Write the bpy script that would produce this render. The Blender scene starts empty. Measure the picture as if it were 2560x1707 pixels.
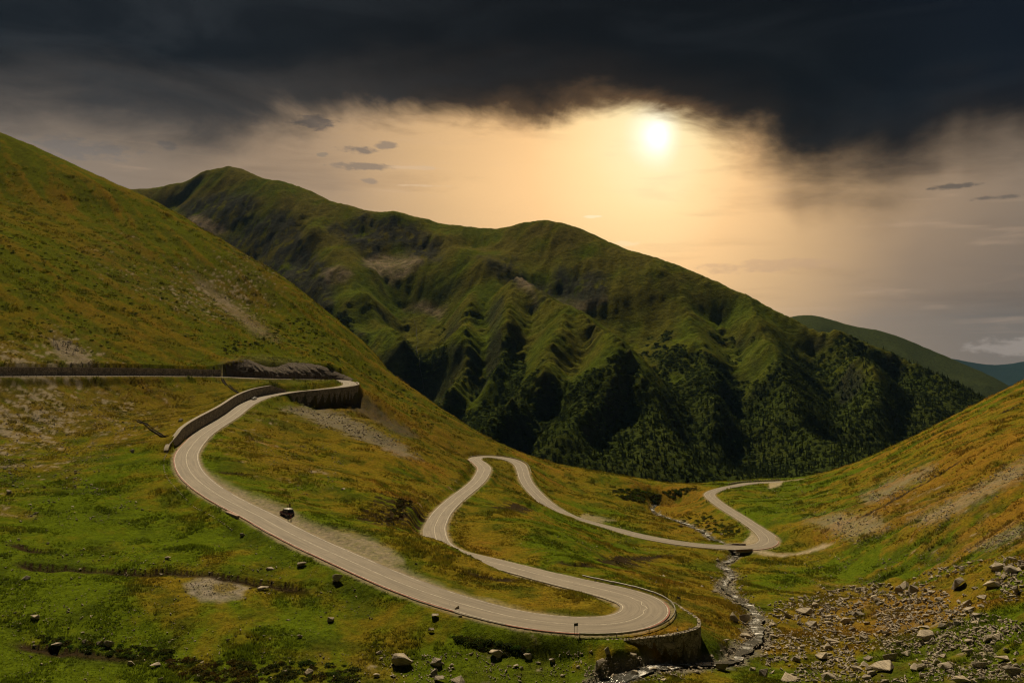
import bpy, bmesh, math, random
import numpy as np
from mathutils import Vector, Matrix

# ------------------------------------------------------------------ camera, sky, sun, exposure
SC = bpy.context.scene
COL = SC.collection
F, CX, HZ = 1991.0, 1280.0, 865.0            # focal length, centre column and horizon row, in photo pixels
cam_d = bpy.data.cameras.new('camera'); cam = bpy.data.objects.new('camera', cam_d); COL.objects.link(cam)
cam_d.sensor_width = 36.0; cam_d.lens = 36.0 * F / 2560.0
cam_d.shift_y = (HZ - 853.5) / 2560.0
cam_d.clip_start = 0.5; cam_d.clip_end = 60000
cam.location = (0, 0, 0); cam.rotation_euler = (math.pi / 2, 0, 0)
SC.camera = cam
SC.view_settings.view_transform = 'Standard'; SC.view_settings.look = 'None'
SC.view_settings.exposure = 0.38; SC.view_settings.gamma = 1.0
SC.view_settings.use_curve_mapping = False
SUN_AZ, SUN_EL = math.radians(-17.0), math.radians(51.0)
sd = bpy.data.lights.new('sun', 'SUN'); sd.energy = 4.3; sd.angle = math.radians(0.6); sd.color = (1.0, 0.83, 0.56)
sun = bpy.data.objects.new('sun', sd); COL.objects.link(sun)
sun.rotation_euler = Vector((math.sin(SUN_AZ) * math.cos(SUN_EL), math.cos(SUN_AZ) * math.cos(SUN_EL), math.sin(SUN_EL))).to_track_quat('Z', 'Y').to_euler()

class G:
    """little expression builder for shader nodes"""
    def __init__(s, nt): s.nt = nt; s.x = 0
    def new(s, t, **k):
        n = s.nt.nodes.new(t); s.x += 1; n.location = (s.x * 30, -s.x * 20)
        for a, b in k.items(): setattr(n, a, b)
        return n
    def put(s, sock, v):
        if hasattr(v, 'is_output'): s.nt.links.new(v, sock)
        else: sock.default_value = v
    def m(s, op, a, b=0.0, c=0.0, clamp=False):
        n = s.new('ShaderNodeMath', operation=op, use_clamp=clamp)
        for i, v in enumerate((a, b, c)): s.put(n.inputs[i], v)
        return n.outputs[0]
    def step(s, v, lo, hi, smooth=True):
        n = s.new('ShaderNodeMapRange', interpolation_type='SMOOTHSTEP' if smooth else 'LINEAR', clamp=True)
        s.put(n.inputs[0], v); s.put(n.inputs[1], lo); s.put(n.inputs[2], hi); n.inputs[3].default_value = 0; n.inputs[4].default_value = 1
        return n.outputs[0]
    def mix(s, f, a, b, blend='MIX'):
        n = s.new('ShaderNodeMix', data_type='RGBA', blend_type=blend)
        s.put(n.inputs[0], f)
        for i, v in ((6, a), (7, b)):
            s.put(n.inputs[i], v if hasattr(v, 'is_output') or len(v) == 4 else (*v, 1))
        return n.outputs[2]
    def noise(s, vec, scale, detail=4, rough=.55, dist=0.0, dim='3D'):
        n = s.new('ShaderNodeTexNoise', noise_dimensions=dim)
        if vec is not None: s.put(n.inputs['Vector'], vec)
        n.inputs['Scale'].default_value = scale; n.inputs['Detail'].default_value = detail
        n.inputs['Roughness'].default_value = rough; n.inputs['Distortion'].default_value = dist
        return n.outputs[0]
    def xyz(s, a, b, c):
        n = s.new('ShaderNodeCombineXYZ'); s.put(n.inputs[0], a); s.put(n.inputs[1], b); s.put(n.inputs[2], c); return n.outputs[0]
    def ramp(s, v, stops):
        n = s.new('ShaderNodeValToRGB'); r = n.color_ramp
        while len(r.elements) > 1: r.elements.remove(r.elements[-1])
        r.elements[0].position = stops[0][0]; r.elements[0].color = (*stops[0][1], 1)
        for p, c in stops[1:]:
            e = r.elements.new(p); e.color = (*c, 1)
        s.put(n.inputs[0], v); return n.outputs[0]

W = bpy.data.worlds.new('World'); SC.world = W; W.use_nodes = True
def build_sky():
    nt = W.node_tree; nt.nodes.clear(); g = G(nt)
    out = g.new('ShaderNodeOutputWorld'); bg = g.new('ShaderNodeBackground')
    tc = g.new('ShaderNodeTexCoord').outputs['Generated']
    sp = g.new('ShaderNodeSeparateXYZ'); g.put(sp.inputs[0], tc)
    x, y, z = sp.outputs
    A = g.m('ARCTAN2', x, y); E = g.m('ARCSINE', z)
    aw = g.m('MULTIPLY', A, 1.0)
    A0, E0 = 0.182, 0.254
    # glow of the veiled low sun
    dx = g.m('SUBTRACT', A, A0); dy = g.m('SUBTRACT', E, E0)
    right = g.m('MULTIPLY', g.m('MAXIMUM', dx, 0.0), 1.45); left = g.m('MAXIMUM', g.m('MULTIPLY', dx, -1.0), 0.0)
    ax = g.m('ADD', right, left)
    wn = g.noise(g.xyz(g.m('MULTIPLY', A, 2.0), g.m('MULTIPLY', E, 7.0), 0.3), 2.0, 4, .5)
    rho = g.m('SQRT', g.m('ADD', g.m('MULTIPLY', ax, ax), g.m('MULTIPLY', g.m('MULTIPLY', dy, dy), 1.0)))
    rho = g.m('ADD', rho, g.m('MULTIPLY', g.m('SUBTRACT', wn, .5), g.m('MULTIPLY', rho, .30)))
    clear = g.ramp(g.m('DIVIDE', rho, 1.6), [(0.0, (1, .97, .82)), (.012, (1, .91, .64)), (.028, (1, .80, .44)), (.06, (1, .70, .34)), (.10, (.92, .57, .26)),
        (.175, (.66, .42, .205)), (.275, (.36, .25, .155)), (.375, (.245, .185, .133)), (.53, (.22, .18, .145)), (1, (.21, .175, .145))])
    core = g.m('POWER', 2.718, g.m('MULTIPLY', g.m('MULTIPLY', rho, rho), -1.0 / (0.019 ** 2)))
    addc = g.new('ShaderNodeVectorMath', operation='SCALE'); addc.inputs[0].default_value = (.5, .47, .38); g.put(addc.inputs['Scale'], core)
    clear = g.mix(1.0, clear, addc.outputs[0], 'ADD')
    # low right haze band, darker and greyer toward the horizon on the right
    lowr = g.m('MULTIPLY', g.step(A, .16, .60), g.step(E, .26, .02))
    clear = g.mix(g.m('MULTIPLY', lowr, .62), clear, (.118, .086, .066))
    # thin layered streaks
    st = g.noise(g.xyz(g.m('MULTIPLY', A, 3.0), g.m('MULTIPLY', E, 26.0), 1.7), 2.2, 6, .55, .4)
    st2 = g.step(st, .56, .80)
    clear = g.mix(g.m('MULTIPLY', st2, .26), clear, (.62, .42, .27))
    st3 = g.step(g.noise(g.xyz(g.m('MULTIPLY', A, 2.2), g.m('MULTIPLY', E, 15.0), 7.7), 2.0, 5, .55, .3), .52, .74)
    clear = g.mix(g.m('MULTIPLY', st3, .42), clear, g.mix(1.0, clear, (.62, .60, .62), 'MULTIPLY'))
    # a few small cloud scraps
    wob = g.noise(g.xyz(g.m('MULTIPLY', A, 1.0), g.m('MULTIPLY', E, 2.2), .0), 34, 5, .62)
    wob2 = g.noise(g.xyz(g.m('MULTIPLY', A, 1.0), g.m('MULTIPLY', E, 3.5), 4.0), 60, 4, .6)
    def blob(px, py, rx, ry, col, amt):
        nonlocal clear
        a0 = math.atan((px - CX) / F); e0 = math.atan((HZ - py) / F * math.cos(a0))
        u = g.m('DIVIDE', g.m('SUBTRACT', A, a0), rx / F); v = g.m('DIVIDE', g.m('SUBTRACT', E, e0), ry / F)
        q = g.m('ADD', g.m('MULTIPLY', u, u), g.m('MULTIPLY', v, v))
        q = g.m('ADD', q, g.m('MULTIPLY', g.m('SUBTRACT', wob, .5), 3.6)); q = g.m('ADD', q, g.m('MULTIPLY', g.m('SUBTRACT', wob2, .5), 1.6))
        clear = g.mix(g.m('MULTIPLY', g.step(q, 1.0, .1), amt), clear, col)
    blob(893, 377, 48, 14, (.20, .155, .12), .85); blob(966, 364, 36, 10, (.24, .185, .14), .75)
    blob(885, 416, 105, 10, (.23, .175, .13), .8); blob(925, 454, 22, 10, (.27, .205, .15), .7)
    blob(790, 305, 60, 20, (.13, .105, .09), .8); blob(415, 365, 26, 12, (.15, .13, .115), .7); blob(806, 388, 14, 6, (.24, .19, .14), .7)
    blob(2390, 466, 58, 8, (.10, .082, .068), .8); blob(2480, 495, 60, 6, (.11, .09, .075), .7)
    blob(1040, 420, 80, 5, (.62, .43, .26), .6); blob(1050, 464, 70, 3.5, (.66, .46, .28), .6)
    blob(2515, 866, 95, 22, (.30, .24, .195), .75); blob(1480, 542, 26, 4, (1, .80, .52), .6); blob(1560, 608, 48, 8, (.95, .70, .42), .45)
    blob(200, 372, 120, 26, (.15, .14, .135), .55); blob(1930, 665, 190, 18, (.44, .28, .18), .35)
    # the storm cloud deck: lower edge by azimuth
    fc = g.new('ShaderNodeFloatCurve')
    pts = [(-100, 300), (0, 296), (300, 330), (520, 345), (700, 320), (860, 292), (1060, 275), (1300, 280), (1500, 285), (1600, 304), (1680, 312), (1800, 345), (1920, 380), (2020, 462), (2120, 478), (2220, 448), (2330, 400), (2450, 378), (2620, 372)]
    cv = fc.mapping.curves[0]
    for i, (px, py) in enumerate(pts):
        a0 = math.atan((px - CX) / F); e0 = math.atan((HZ - py) / F * math.cos(a0))
        loc = ((a0 + 0.65) / 1.3, e0 / 0.5)
        if i < 2: cv.points[i].location = loc
        else: cv.points.new(*loc)
    fc.mapping.update()
    g.put(fc.inputs['Value'], g.m('DIVIDE', g.m('ADD', A, .65), 1.3, clamp=True))
    Ec = g.m('MULTIPLY', fc.outputs[0], .5)
    n1 = g.noise(g.xyz(g.m('MULTIPLY', A, 1.6), g.m('MULTIPLY', E, 4.0), 2.0), 3.0, 6, .58, .5)
    n2 = g.noise(g.xyz(g.m('MULTIPLY', A, 13.0), g.m('MULTIPLY', E, 2.6), 5.0), 1.0, 2, .45, .5)   # falling rain streaks
    h = g.m('SUBTRACT', E, Ec)
    h = g.m('ADD', h, g.m('MULTIPLY', g.m('SUBTRACT', n1, .5), .095))
    n5 = g.noise(g.xyz(g.m('MULTIPLY', A, 7.0), g.m('MULTIPLY', E, 15.0), 3.0), 1.6, 6, .62, .9)
    h = g.m('ADD', h, g.m('MULTIPLY', g.m('SUBTRACT', n5, .5), .026))
    virga = g.step(A, .20, .36); lside0 = g.step(A, .02, -.50)
    h = g.m('ADD', h, g.m('MULTIPLY', g.m('SUBTRACT', n2, .5), g.m('ADD', .012, g.m('MULTIPLY', virga, .045))))
    soft = g.m('ADD', g.m('ADD', .017, g.m('MULTIPLY', lside0, .022)), g.m('MULTIPLY', virga, .036))
    cover = g.step(h, g.m('MULTIPLY', soft, -1.0), soft)
    veil = g.m('MULTIPLY', g.step(h, -.10, .02), .16)
    deep = g.step(h, 0.0, .095)
    lside = g.step(A, .02, -.50)
    edge = g.mix(lside, (.017, .0125, .010), (.060, .053, .048))
    topc = g.mix(lside, (.0022, .0028, .0042), (.0055, .0078, .0112))
    topc = g.mix(g.step(A, .30, .60), topc, (.002, .0038, .0085))
    cl = g.mix(deep, edge, topc)
    n3 = g.noise(g.xyz(g.m('MULTIPLY', A, 1.5), g.m('MULTIPLY', E, 5.5), 9.0), 2.8, 7, .6, .8)
    cl = g.mix(g.m('MULTIPLY', g.step(n3, .40, .72), g.m('ADD', .16, g.m('MULTIPLY', lside, .30))), cl, (.026, .030, .035))
    # warm rim close to the sun
    rim = g.m('MULTIPLY', g.step(rho, .34, .03), g.step(h, .04, -.012))
    cl = g.mix(g.m('MULTIPLY', rim, .34), cl, (.55, .30, .12))
    sky = g.mix(veil, clear, g.mix(1.0, clear, (.55, .50, .47), 'MULTIPLY'))
    sky = g.mix(cover, sky, cl)
    ns = g.new('ShaderNodeTexSky', sky_type='NISHITA', sun_disc=False, sun_elevation=SUN_EL, sun_rotation=SUN_AZ, air_density=1.5, dust_density=4.0)
    nsd = g.new('ShaderNodeVectorMath', operation='SCALE'); g.put(nsd.inputs[0], ns.outputs[0]); nsd.inputs['Scale'].default_value = 0.00035
    sky = g.mix(1.0, sky, nsd.outputs[0], 'ADD')
    g.put(bg.inputs[0], sky); bg.inputs[1].default_value = 0.88
    nt.links.new(bg.outputs[0], out.inputs[0])
build_sky()

# ------------------------------------------------------------------ helpers
SC.cycles.pixel_filter_type = 'BLACKMAN_HARRIS'; SC.cycles.filter_width = 1.2; SC.cycles.use_denoising = True; SC.cycles.denoising_prefilter = 'ACCURATE'
RNG = np.random.default_rng(11)
random.seed(5)
_T = [np.random.default_rng(100 + i).random((256, 256)).astype(np.float32) for i in range(6)]
def vnoise(x, y, k=0):
    t = _T[k % 6]
    x = np.asarray(x) + k * 37.3; y = np.asarray(y) + k * 11.9
    xf = np.floor(x); yf = np.floor(y)
    xi = xf.astype(np.int64) & 255; yi = yf.astype(np.int64) & 255
    u = x - xf; v = y - yf; u = u * u * (3 - 2 * u); v = v * v * (3 - 2 * v)
    x1 = (xi + 1) & 255; y1 = (yi + 1) & 255
    return (t[yi, xi] * (1 - u) + t[yi, x1] * u) * (1 - v) + (t[y1, xi] * (1 - u) + t[y1, x1] * u) * v
def fbm(x, y, octv=4, k=0, gain=.5):
    s = 0.0; a = 1.0; tot = 0.0
    for i in range(octv):
        s = s + a * (vnoise(x * 2 ** i, y * 2 ** i, k + i) - .5); tot += a; a *= gain
    return s / tot * 2
def ridged(x, y, octv=4, k=0, gain=.5):
    s = 0.0; a = 1.0; tot = 0.0
    for i in range(octv):
        s = s + a * (1 - abs(2 * vnoise(x * 2 ** i, y * 2 ** i, k + i) - 1)); tot += a; a *= gain
    return s / tot
def sst(a, b, x):
    t = np.clip((x - a) / (b - a), 0, 1); return t * t * (3 - 2 * t)
def unproj(px, py, d): return np.array([(px - CX) / F * d, d, -(py - HZ) / F * d])
def project(x, y, z): return CX + F * x / y, HZ - F * z / y
def tps_fit(P, z, lam=1e-4):
    n = len(P); r = np.sqrt(((P[:, None] - P[None]) ** 2).sum(-1)); K = np.where(r > 0, r * r * np.log(r + 1e-12), 0)
    Q = np.c_[np.ones(n), P]; M = np.zeros((n + 3, n + 3)); M[:n, :n] = K + lam * np.eye(n); M[:n, n:] = Q; M[n:, :n] = Q.T
    return np.linalg.lstsq(M, np.r_[z, 0, 0, 0], rcond=None)[0]
def tps_eval(P, w, X):
    o = np.empty(len(X)); n = len(P)
    for i in range(0, len(X), 20000):
        q = X[i:i + 20000]; r2 = ((q[:, None] - P[None]) ** 2).sum(-1)
        o[i:i + 20000] = (.5 * r2 * np.log(r2 + 1e-18)) @ w[:n] + w[n] + q @ w[n + 1:]
    return o
def warp(x, y): return np.stack([np.arctan2(x, y), .5 * np.log(x * x + y * y)], -1)

def mesh_obj(name, verts, faces, mat=None, parent=None, smooth=False):
    me = bpy.data.meshes.new(name); me.from_pydata([tuple(v) for v in verts], [], faces); me.update()
    o = bpy.data.objects.new(name, me); COL.objects.link(o)
    if mat: me.materials.append(mat)
    if parent: o.parent = parent
    if smooth: me.polygons.foreach_set('use_smooth', [True] * len(me.polygons))
    return o
def bm_obj(name, bm, mat=None, parent=None, smooth=False):
    me = bpy.data.meshes.new(name); bm.to_mesh(me); bm.free()
    o = bpy.data.objects.new(name, me); COL.objects.link(o)
    if mat: me.materials.append(mat)
    if parent: o.parent = parent
    if smooth: me.polygons.foreach_set('use_smooth', [True] * len(me.polygons))
    return o
def grid_obj(name, X, Y, Z, mat, cols=None, extra=None):
    nr, nc = X.shape
    me = bpy.data.meshes.new(name)
    me.vertices.add(nr * nc); me.vertices.foreach_set('co', np.stack([X, Y, Z], -1).astype(np.float32).ravel())
    idx = np.arange(nr * nc).reshape(nr, nc)
    q = np.stack([idx[:-1, :-1], idx[:-1, 1:], idx[1:, 1:], idx[1:, :-1]], -1).reshape(-1, 4)
    me.loops.add(q.size); me.loops.foreach_set('vertex_index', q.ravel().astype(np.int32))
    me.polygons.add(len(q)); me.polygons.foreach_set('loop_start', np.arange(0, q.size, 4, dtype=np.int32))
    me.polygons.foreach_set('use_smooth', np.ones(len(q), bool))
    me.update(calc_edges=True)
    if cols is not None:
        a = me.attributes.new('gcol', 'FLOAT_COLOR', 'POINT')
        a.data.foreach_set('color', np.concatenate([cols, np.ones(cols.shape[:-1] + (1,))], -1).astype(np.float32).ravel())
    for k, v in (extra or {}).items():
        a = me.attributes.new(k, 'FLOAT', 'POINT'); a.data.foreach_set('value', v.astype(np.float32).ravel())
    me.materials.append(mat)
    o = bpy.data.objects.new(name, me); COL.objects.link(o); return o
def tag(o, label=None, cat=None, group=None, kind=None):
    if label: o['label'] = label
    if cat: o['category'] = cat
    if group: o['group'] = group
    if kind: o['kind'] = kind
    return o
def empty(name, loc, rz=0.0):
    o = bpy.data.objects.new(name, None); COL.objects.link(o); o.location = loc; o.rotation_euler = (0, 0, rz); o.empty_display_size = .3; return o
def mat_new(name):
    m = bpy.data.materials.new(name); m.use_nodes = True; m.node_tree.nodes.clear(); return m, G(m.node_tree)
def finish(m, g, col, rough=.9, spec=.2, bump=None, bstr=.5, bdist=.1, extra=None):
    b = g.new('ShaderNodeBsdfPrincipled'); o = g.new('ShaderNodeOutputMaterial')
    g.put(b.inputs['Base Color'], col if hasattr(col, 'is_output') else (*col, 1))
    g.put(b.inputs['Roughness'], rough); g.put(b.inputs['Specular IOR Level'], spec)
    for k, v in (extra or {}).items(): g.put(b.inputs[k], v)
    if bump is not None:
        bn = g.new('ShaderNodeBump'); bn.inputs['Strength'].default_value = bstr; bn.inputs['Distance'].default_value = bdist
        g.put(bn.inputs['Height'], bump); g.nt.links.new(bn.outputs[0], b.inputs['Normal'])
    g.nt.links.new(b.outputs[0], o.inputs[0]); return m
def simple_mat(name, col, rough=.8, spec=.3, var=.25, scale=3.0, bstr=.3, bdist=.03, metal=0.0):
    m, g = mat_new(name); pos = g.new('ShaderNodeNewGeometry').outputs['Position']
    n = g.noise(pos, scale, 5, .6); n2 = g.noise(pos, scale * 9, 3, .6)
    c = g.mix(n, tuple(c * (1 - var) for c in col), tuple(min(1, c * (1 + var)) for c in col))
    return finish(m, g, c, rough, spec, n2, bstr, bdist, {'Metallic': metal})
# ------------------------------------------------------------------ road centre line (photo pixel, then depth from a steady 5.8 % descent)
RP = [(0,941),(274,939.7),(466,940.5),(553,942),(655,946),(732,947.7),(808,948.5),(846,950),(868,954),(876,961),(860,966),(834,969.4),(783,975),(732,979.6),(693,985.5),(655,994),(617,1011),(578.6,1039.8),(527.6,1071.4),(502,1090),(481.6,1111.7),(468.9,1129.6),(465,1144.9),(470,1167.9),(484,1189.5),(507,1211),(540,1234),(578.6,1255.9),(616.8,1275),(655,1294),(694.5,1316.8),(776,1357.6),(857.9,1394.4),(939.6,1431),(1021,1465),(1103,1493.8),(1184.7,1518),(1280,1542.8),(1361.7,1555.6),(1443.4,1562.7),(1498,1563.2),(1552,1559),(1593,1548),(1613.6,1533),(1619,1517),(1606.8,1503),(1579.6,1492.4),(1525,1477.4),(1470.6,1465),(1389,1446),(1334.5,1432.5),(1280,1417.5),(1246.7,1410),(1200.7,1398),(1135,1382),(1096,1359),(1086,1323),(1090.5,1308),(1101.5,1286.5),(1118,1267),(1145.3,1242.6),(1175.5,1219.3),(1197.4,1198.7),(1208.4,1179.5),(1209.8,1168.5),(1197.4,1156.2),(1186.5,1148),(1197.4,1142),(1227.6,1141),(1255,1143.9),(1279.7,1149.4),(1298.9,1160),(1307,1176.8),(1310,1190.5),(1319.4,1209.7),(1333,1226),(1356.5,1249.4),(1383.9,1270),(1425,1292),(1479.8,1308.4),(1548.4,1326),(1582,1335),(1664.5,1351.5),(1746.8,1362.5),(1815,1367),(1870,1368.5),(1905.8,1363.9),(1922,1354),(1919.5,1343),(1905.8,1329.6),(1883.9,1314.5),(1851,1292.6),(1815,1270.6),(1788,1251.5),(1774,1237.7),(1779.7,1229.5),(1801.6,1221.8),(1829,1215.8),(1856.5,1210),(1883.9,1207),(1966,1203.5)]
RP = np.array(RP)
def solve_road(i0=29, d0=200.0, gr=.058):
    a = (RP[:, 0] - CX) / F; b = (RP[:, 1] - HZ) / F; n = len(RP); d = np.zeros(n); d[i0] = d0
    for st in (1, -1):
        i = i0
        while 0 <= i + st < n:
            j = i + st; ds = d[i] * np.exp(np.linspace(-.5, .5, 4001))
            r = (b[j] * ds - b[i] * d[i]) - st * gr * np.hypot(a[j] * ds - a[i] * d[i], ds - d[i])
            s = np.where(np.sign(r[1:]) != np.sign(r[:-1]))[0]
            k = s[np.argmin(abs(np.log(ds[s] / d[i])))] if len(s) else np.argmin(abs(r))
            d[j] = ds[k]; i = j
    return np.stack([a * d, d, -b * d], -1)
RC = solve_road()
# extend out of frame at both ends
d0 = RC[0] - RC[1]; d0 /= np.linalg.norm(d0[:2])
RC = np.vstack([RC[0] + d0 * np.array([70, 70, 55]), RC])
EXT = 1
# dense line, keeps control index u
def catmull(P, per=12):
    out = []; us = []
    n = len(P)
    for i in range(n - 1):
        p0 = P[max(i - 1, 0)]; p1 = P[i]; p2 = P[i + 1]; p3 = P[min(i + 2, n - 1)]
        for k in range(per):
            t = k / per
            out.append(.5 * ((2 * p1) + (-p0 + p2) * t + (2 * p0 - 5 * p1 + 4 * p2 - p3) * t * t + (-p0 + 3 * p1 - 3 * p2 + p3) * t ** 3)); us.append(i + t)
    out.append(P[-1]); us.append(n - 1)
    return np.array(out), np.array(us)
def resample(P, U, step):
    s = np.r_[0, np.cumsum(np.linalg.norm(np.diff(P[:, :2], axis=0), axis=1))]
    q = np.arange(0, s[-1], step)
    return np.stack([np.interp(q, s, P[:, k]) for k in range(P.shape[1])], -1), np.interp(q, s, U), q
rd, ru = catmull(RC)
rd, ru, rs = resample(rd, ru - EXT, 1.25)
def gsm(a, sig):
    k = np.exp(-.5 * (np.arange(-3 * sig, 3 * sig + 1) / sig) ** 2); k /= k.sum(); n = len(k) // 2
    return np.convolve(np.r_[[2 * a[0] - a[n - i] for i in range(n)], a, [2 * a[-1] - a[-2 - i] for i in range(n)]], k, 'valid')
for k, sg in ((0, 3), (1, 3), (2, 8)): rd[:, k] = gsm(rd[:, k], sg)
tan = np.gradient(rd[:, :2], axis=0); tan /= np.linalg.norm(tan, axis=1)[:, None]
nrm = np.stack([-tan[:, 1], tan[:, 0]], -1)                      # left of travel
def win(u, a, b, f=.6): return sst(a - f, a + f, u) * (1 - sst(b - f, b + f, u))
HW = 3.55 + 1.1 * win(ru, 38, 48, 3) + .9 * win(ru, 84, 89, 1) + .5 * win(ru, 63, 71, 2) + .6 * win(ru, 7, 11, 1) + .45 * win(ru, 18, 37, 3)
def road_at(u, off, dz=0.0):
    i = int(np.argmin(abs(ru - u))); p = rd[i].copy(); p[:2] += nrm[i] * off; p[2] += dz; return p
def ui(u): return int(np.argmin(abs(ru - u)))

# ------------------------------------------------------------------ near ground as a height field (tessellation gets finer toward the viewpoint)
CP = [  # photo column, photo row, distance
 (0,364,1010),(109,394,985),(218,438,960),(359,501,925),(457,544,900),(544,599,870),(631,653,840),(707,707,810),(773,751,785),(849,816,755),(925,871,720),(958,914,700),(1045,980,655),(1088,1012,635),(1154,1061,605),(1197,1096,580),(1230,1110,555),(1306,1152,538),(1360,1181,538),(1448,1203,540),(1524,1216,548),(1600,1220,560),(1676,1221,575),(1741,1209,610),(1872,1200,650),(1960,1200,655),(2014,1192,645),(2122,1165,622),(2231,1121,602),(2340,1067,582),(2449,1007,562),(2560,950,542),(2700,880,530),
 # left hill face
 (0,450,756),(0,560,600),(0,720,461),(0,860,388),(250,540,755),(250,620,633),(250,760,502),(250,870,431),(500,700,661),(500,800,553),(500,880,489),(650,760,667),(650,850,559),(760,840,624),(850,900,592),(950,960,615),(-200,500,560),(-200,800,390),(-300,900,320),
 # slope under the upper road
 (0,1000,332),(0,1060,312),(0,1117,286),(0,1250,212),(0,1400,164),(0,1550,136),(0,1707,117),(-250,1000,290),(-250,1200,215),(-250,1500,140),
 (250,1000,374),(250,1060,335),(250,1130,290),(250,1250,215),(250,1400,168),(250,1550,139),(250,1707,120),(400,1010,395),(400,1060,350),(400,1110,305),(500,985,420),(380,1200,240),(480,1270,215),(600,1335,193),(450,1400,172),(600,1450,160),(600,1600,134),(600,1707,122),(800,1450,160),(800,1600,134),(900,1500,152),(900,1660,127),(1000,1560,140),(1000,1650,129),(1200,1590,136),(1200,1680,126),(1400,1610,135),(1400,1690,127),
 # central slopes
 (750,1030,430),(850,1020,455),(900,1040,445),(930,1010,490),(620,1080,335),(620,1150,280),(560,1150,275),(700,1100,345),(700,1200,262),(800,1150,325),(800,1250,245),(900,1100,372),(900,1200,283),(900,1300,218),(1000,1080,430),(1000,1150,348),(1000,1250,262),(1000,1330,205),(1060,1400,176),(1060,1340,196),(1085,1346,197),(1110,1357,195),(1158,1380,190),(1100,1120,440),(1100,1200,352),(1050,1250,290),(1060,1300,248),(960,1300,212),(1130,1440,168),(1250,1480,160),(1400,1510,152),(1500,1510,150),
 (1250,1220,350),(1240,1190,420),(1250,1270,300),(1180,1320,250),(1300,1300,276),(1270,1170,480),(1400,1350,250),(1400,1400,212),(1500,1400,240),(1600,1400,270),(1700,1400,296),(1600,1450,208),(1700,1480,212),(1500,1350,312),(1400,1300,330),(1700,1550,160),(1760,1590,147.5),(1650,1555,147),(1560,1635,130),(1620,1648,131.5),(1690,1655,134.5),(1735,1650,138.5),
 (1400,1230,490),(1500,1250,470),(1550,1290,420),(1620,1250,520),(1700,1320,410),(1450,1270,430),(1740,1250,540),(1680,1310,440),(1800,1320,408),
 # stream bed
 (1440,1760,116),(1506,1697,124),(1580,1674,128.3),(1650,1664,132),(1740,1658,137),(1830,1650,143.5),(1865,1615,157),(1893,1566,176),(1879,1520,200),(1825,1484,231),(1814,1457,252),(1825,1427,283),(1808,1408,308),(1847,1384,340),(1793,1350,374),(1720,1310,440),(1645,1284,494),(1634,1268,523),(1640,1262,560),
 # right side
 (1950,1385,327),(2050,1370,340),(2000,1450,272),(1950,1500,222),(2000,1550,198),(2000,1650,150),(1950,1690,135),(2000,1707,129),(1850,1700,131),(1700,1700,127.5),(1600,1700,124),(2150,1420,282),(2300,1450,245),(2300,1550,177),(2300,1650,135),(2150,1600,165),(2560,1707,109),(2560,1600,125),(2560,1500,146),(2560,1400,176),(2560,1300,216),(2560,1200,266),(2560,1100,342),(2560,1020,440),(2430,1400,210),(2430,1250,275),(2400,1120,400),(2300,1350,272),(2300,1250,335),(2300,1180,395),(2180,1300,330),(2150,1220,428),(2100,1300,361),(2000,1300,393),(2000,1230,523),(1930,1240,520),(1880,1250,500),(1960,1330,372),(2800,1500,150),(2800,1200,260),(2800,1000,420),(2750,1700,100),
]
pts = [unproj(*c) for c in CP]
pts += [unproj(p[0], p[1], RC[i + 1][1]) for i, p in enumerate(RP)]
# behind the crests the land falls into the next valley
for px, d, z in [(0,1250,200),(300,1200,110),(600,1100,30),(800,1000,-30),(1000,880,-130),(1200,780,-180),(1400,780,-200),(1600,800,-210),(1800,820,-210),(2000,850,-210),(2250,820,-190),(2560,800,-120),(-300,1200,290),(2850,800,-60),
                 (-500,700,190),(1250,40,-24),(1250,70,-36.5),(0,70,-33),(2560,70,-32),(600,70,-35),(2000,70,-36),(0,35,-21),(2560,35,-20)]:
    pts.append(np.array([(px - CX) / F * d, d, z]))
for th in (-40, -20, 0, 20, 40):
    pts.append(np.array([25 * math.sin(math.radians(th)), 25 * math.cos(math.radians(th)), -17.0]))
pts = np.array(pts)
WP = warp(pts[:, 0], pts[:, 1]); WW = tps_fit(WP, pts[:, 2], 2e-5)
NC, NR = 960, 900
TH = np.radians(np.linspace(-44, 44, NC)); LR = np.linspace(math.log(28), math.log(1250), NR)
def upsample(f, lo_r, lo_c):
    a = np.stack([np.interp(LR, lo_r, f[:, j]) for j in range(f.shape[1])], 1)
    return np.stack([np.interp(TH, lo_c, a[i]) for i in range(len(LR))], 0)
lc = np.linspace(TH[0], TH[-1], 300); lr = np.linspace(LR[0], LR[-1], 280)
gl = np.stack(np.meshgrid(lc, lr), -1).reshape(-1, 2)
Z0 = upsample(tps_eval(WP, WW, gl).reshape(280, 300), lr, lc)
T2, R2 = np.meshgrid(TH, np.exp(LR)); GX = R2 * np.sin(T2); GY = R2 * np.cos(T2)
def gidx(x, y):
    c = (np.arctan2(x, y) - TH[0]) / (TH[1] - TH[0]); r = (.5 * np.log(x * x + y * y) - LR[0]) / (LR[1] - LR[0])
    return np.clip(r, 0, NR - 1.001), np.clip(c, 0, NC - 1.001)
def sample(A, x, y):
    r, c = gidx(np.asarray(x, float), np.asarray(y, float)); ri = r.astype(int); ci = c.astype(int); fr = r - ri; fc = c - ci
    return (A[ri, ci] * (1 - fc) + A[ri, ci + 1] * fc) * (1 - fr) + (A[ri + 1, ci] * (1 - fc) + A[ri + 1, ci + 1] * fc) * fr
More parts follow.
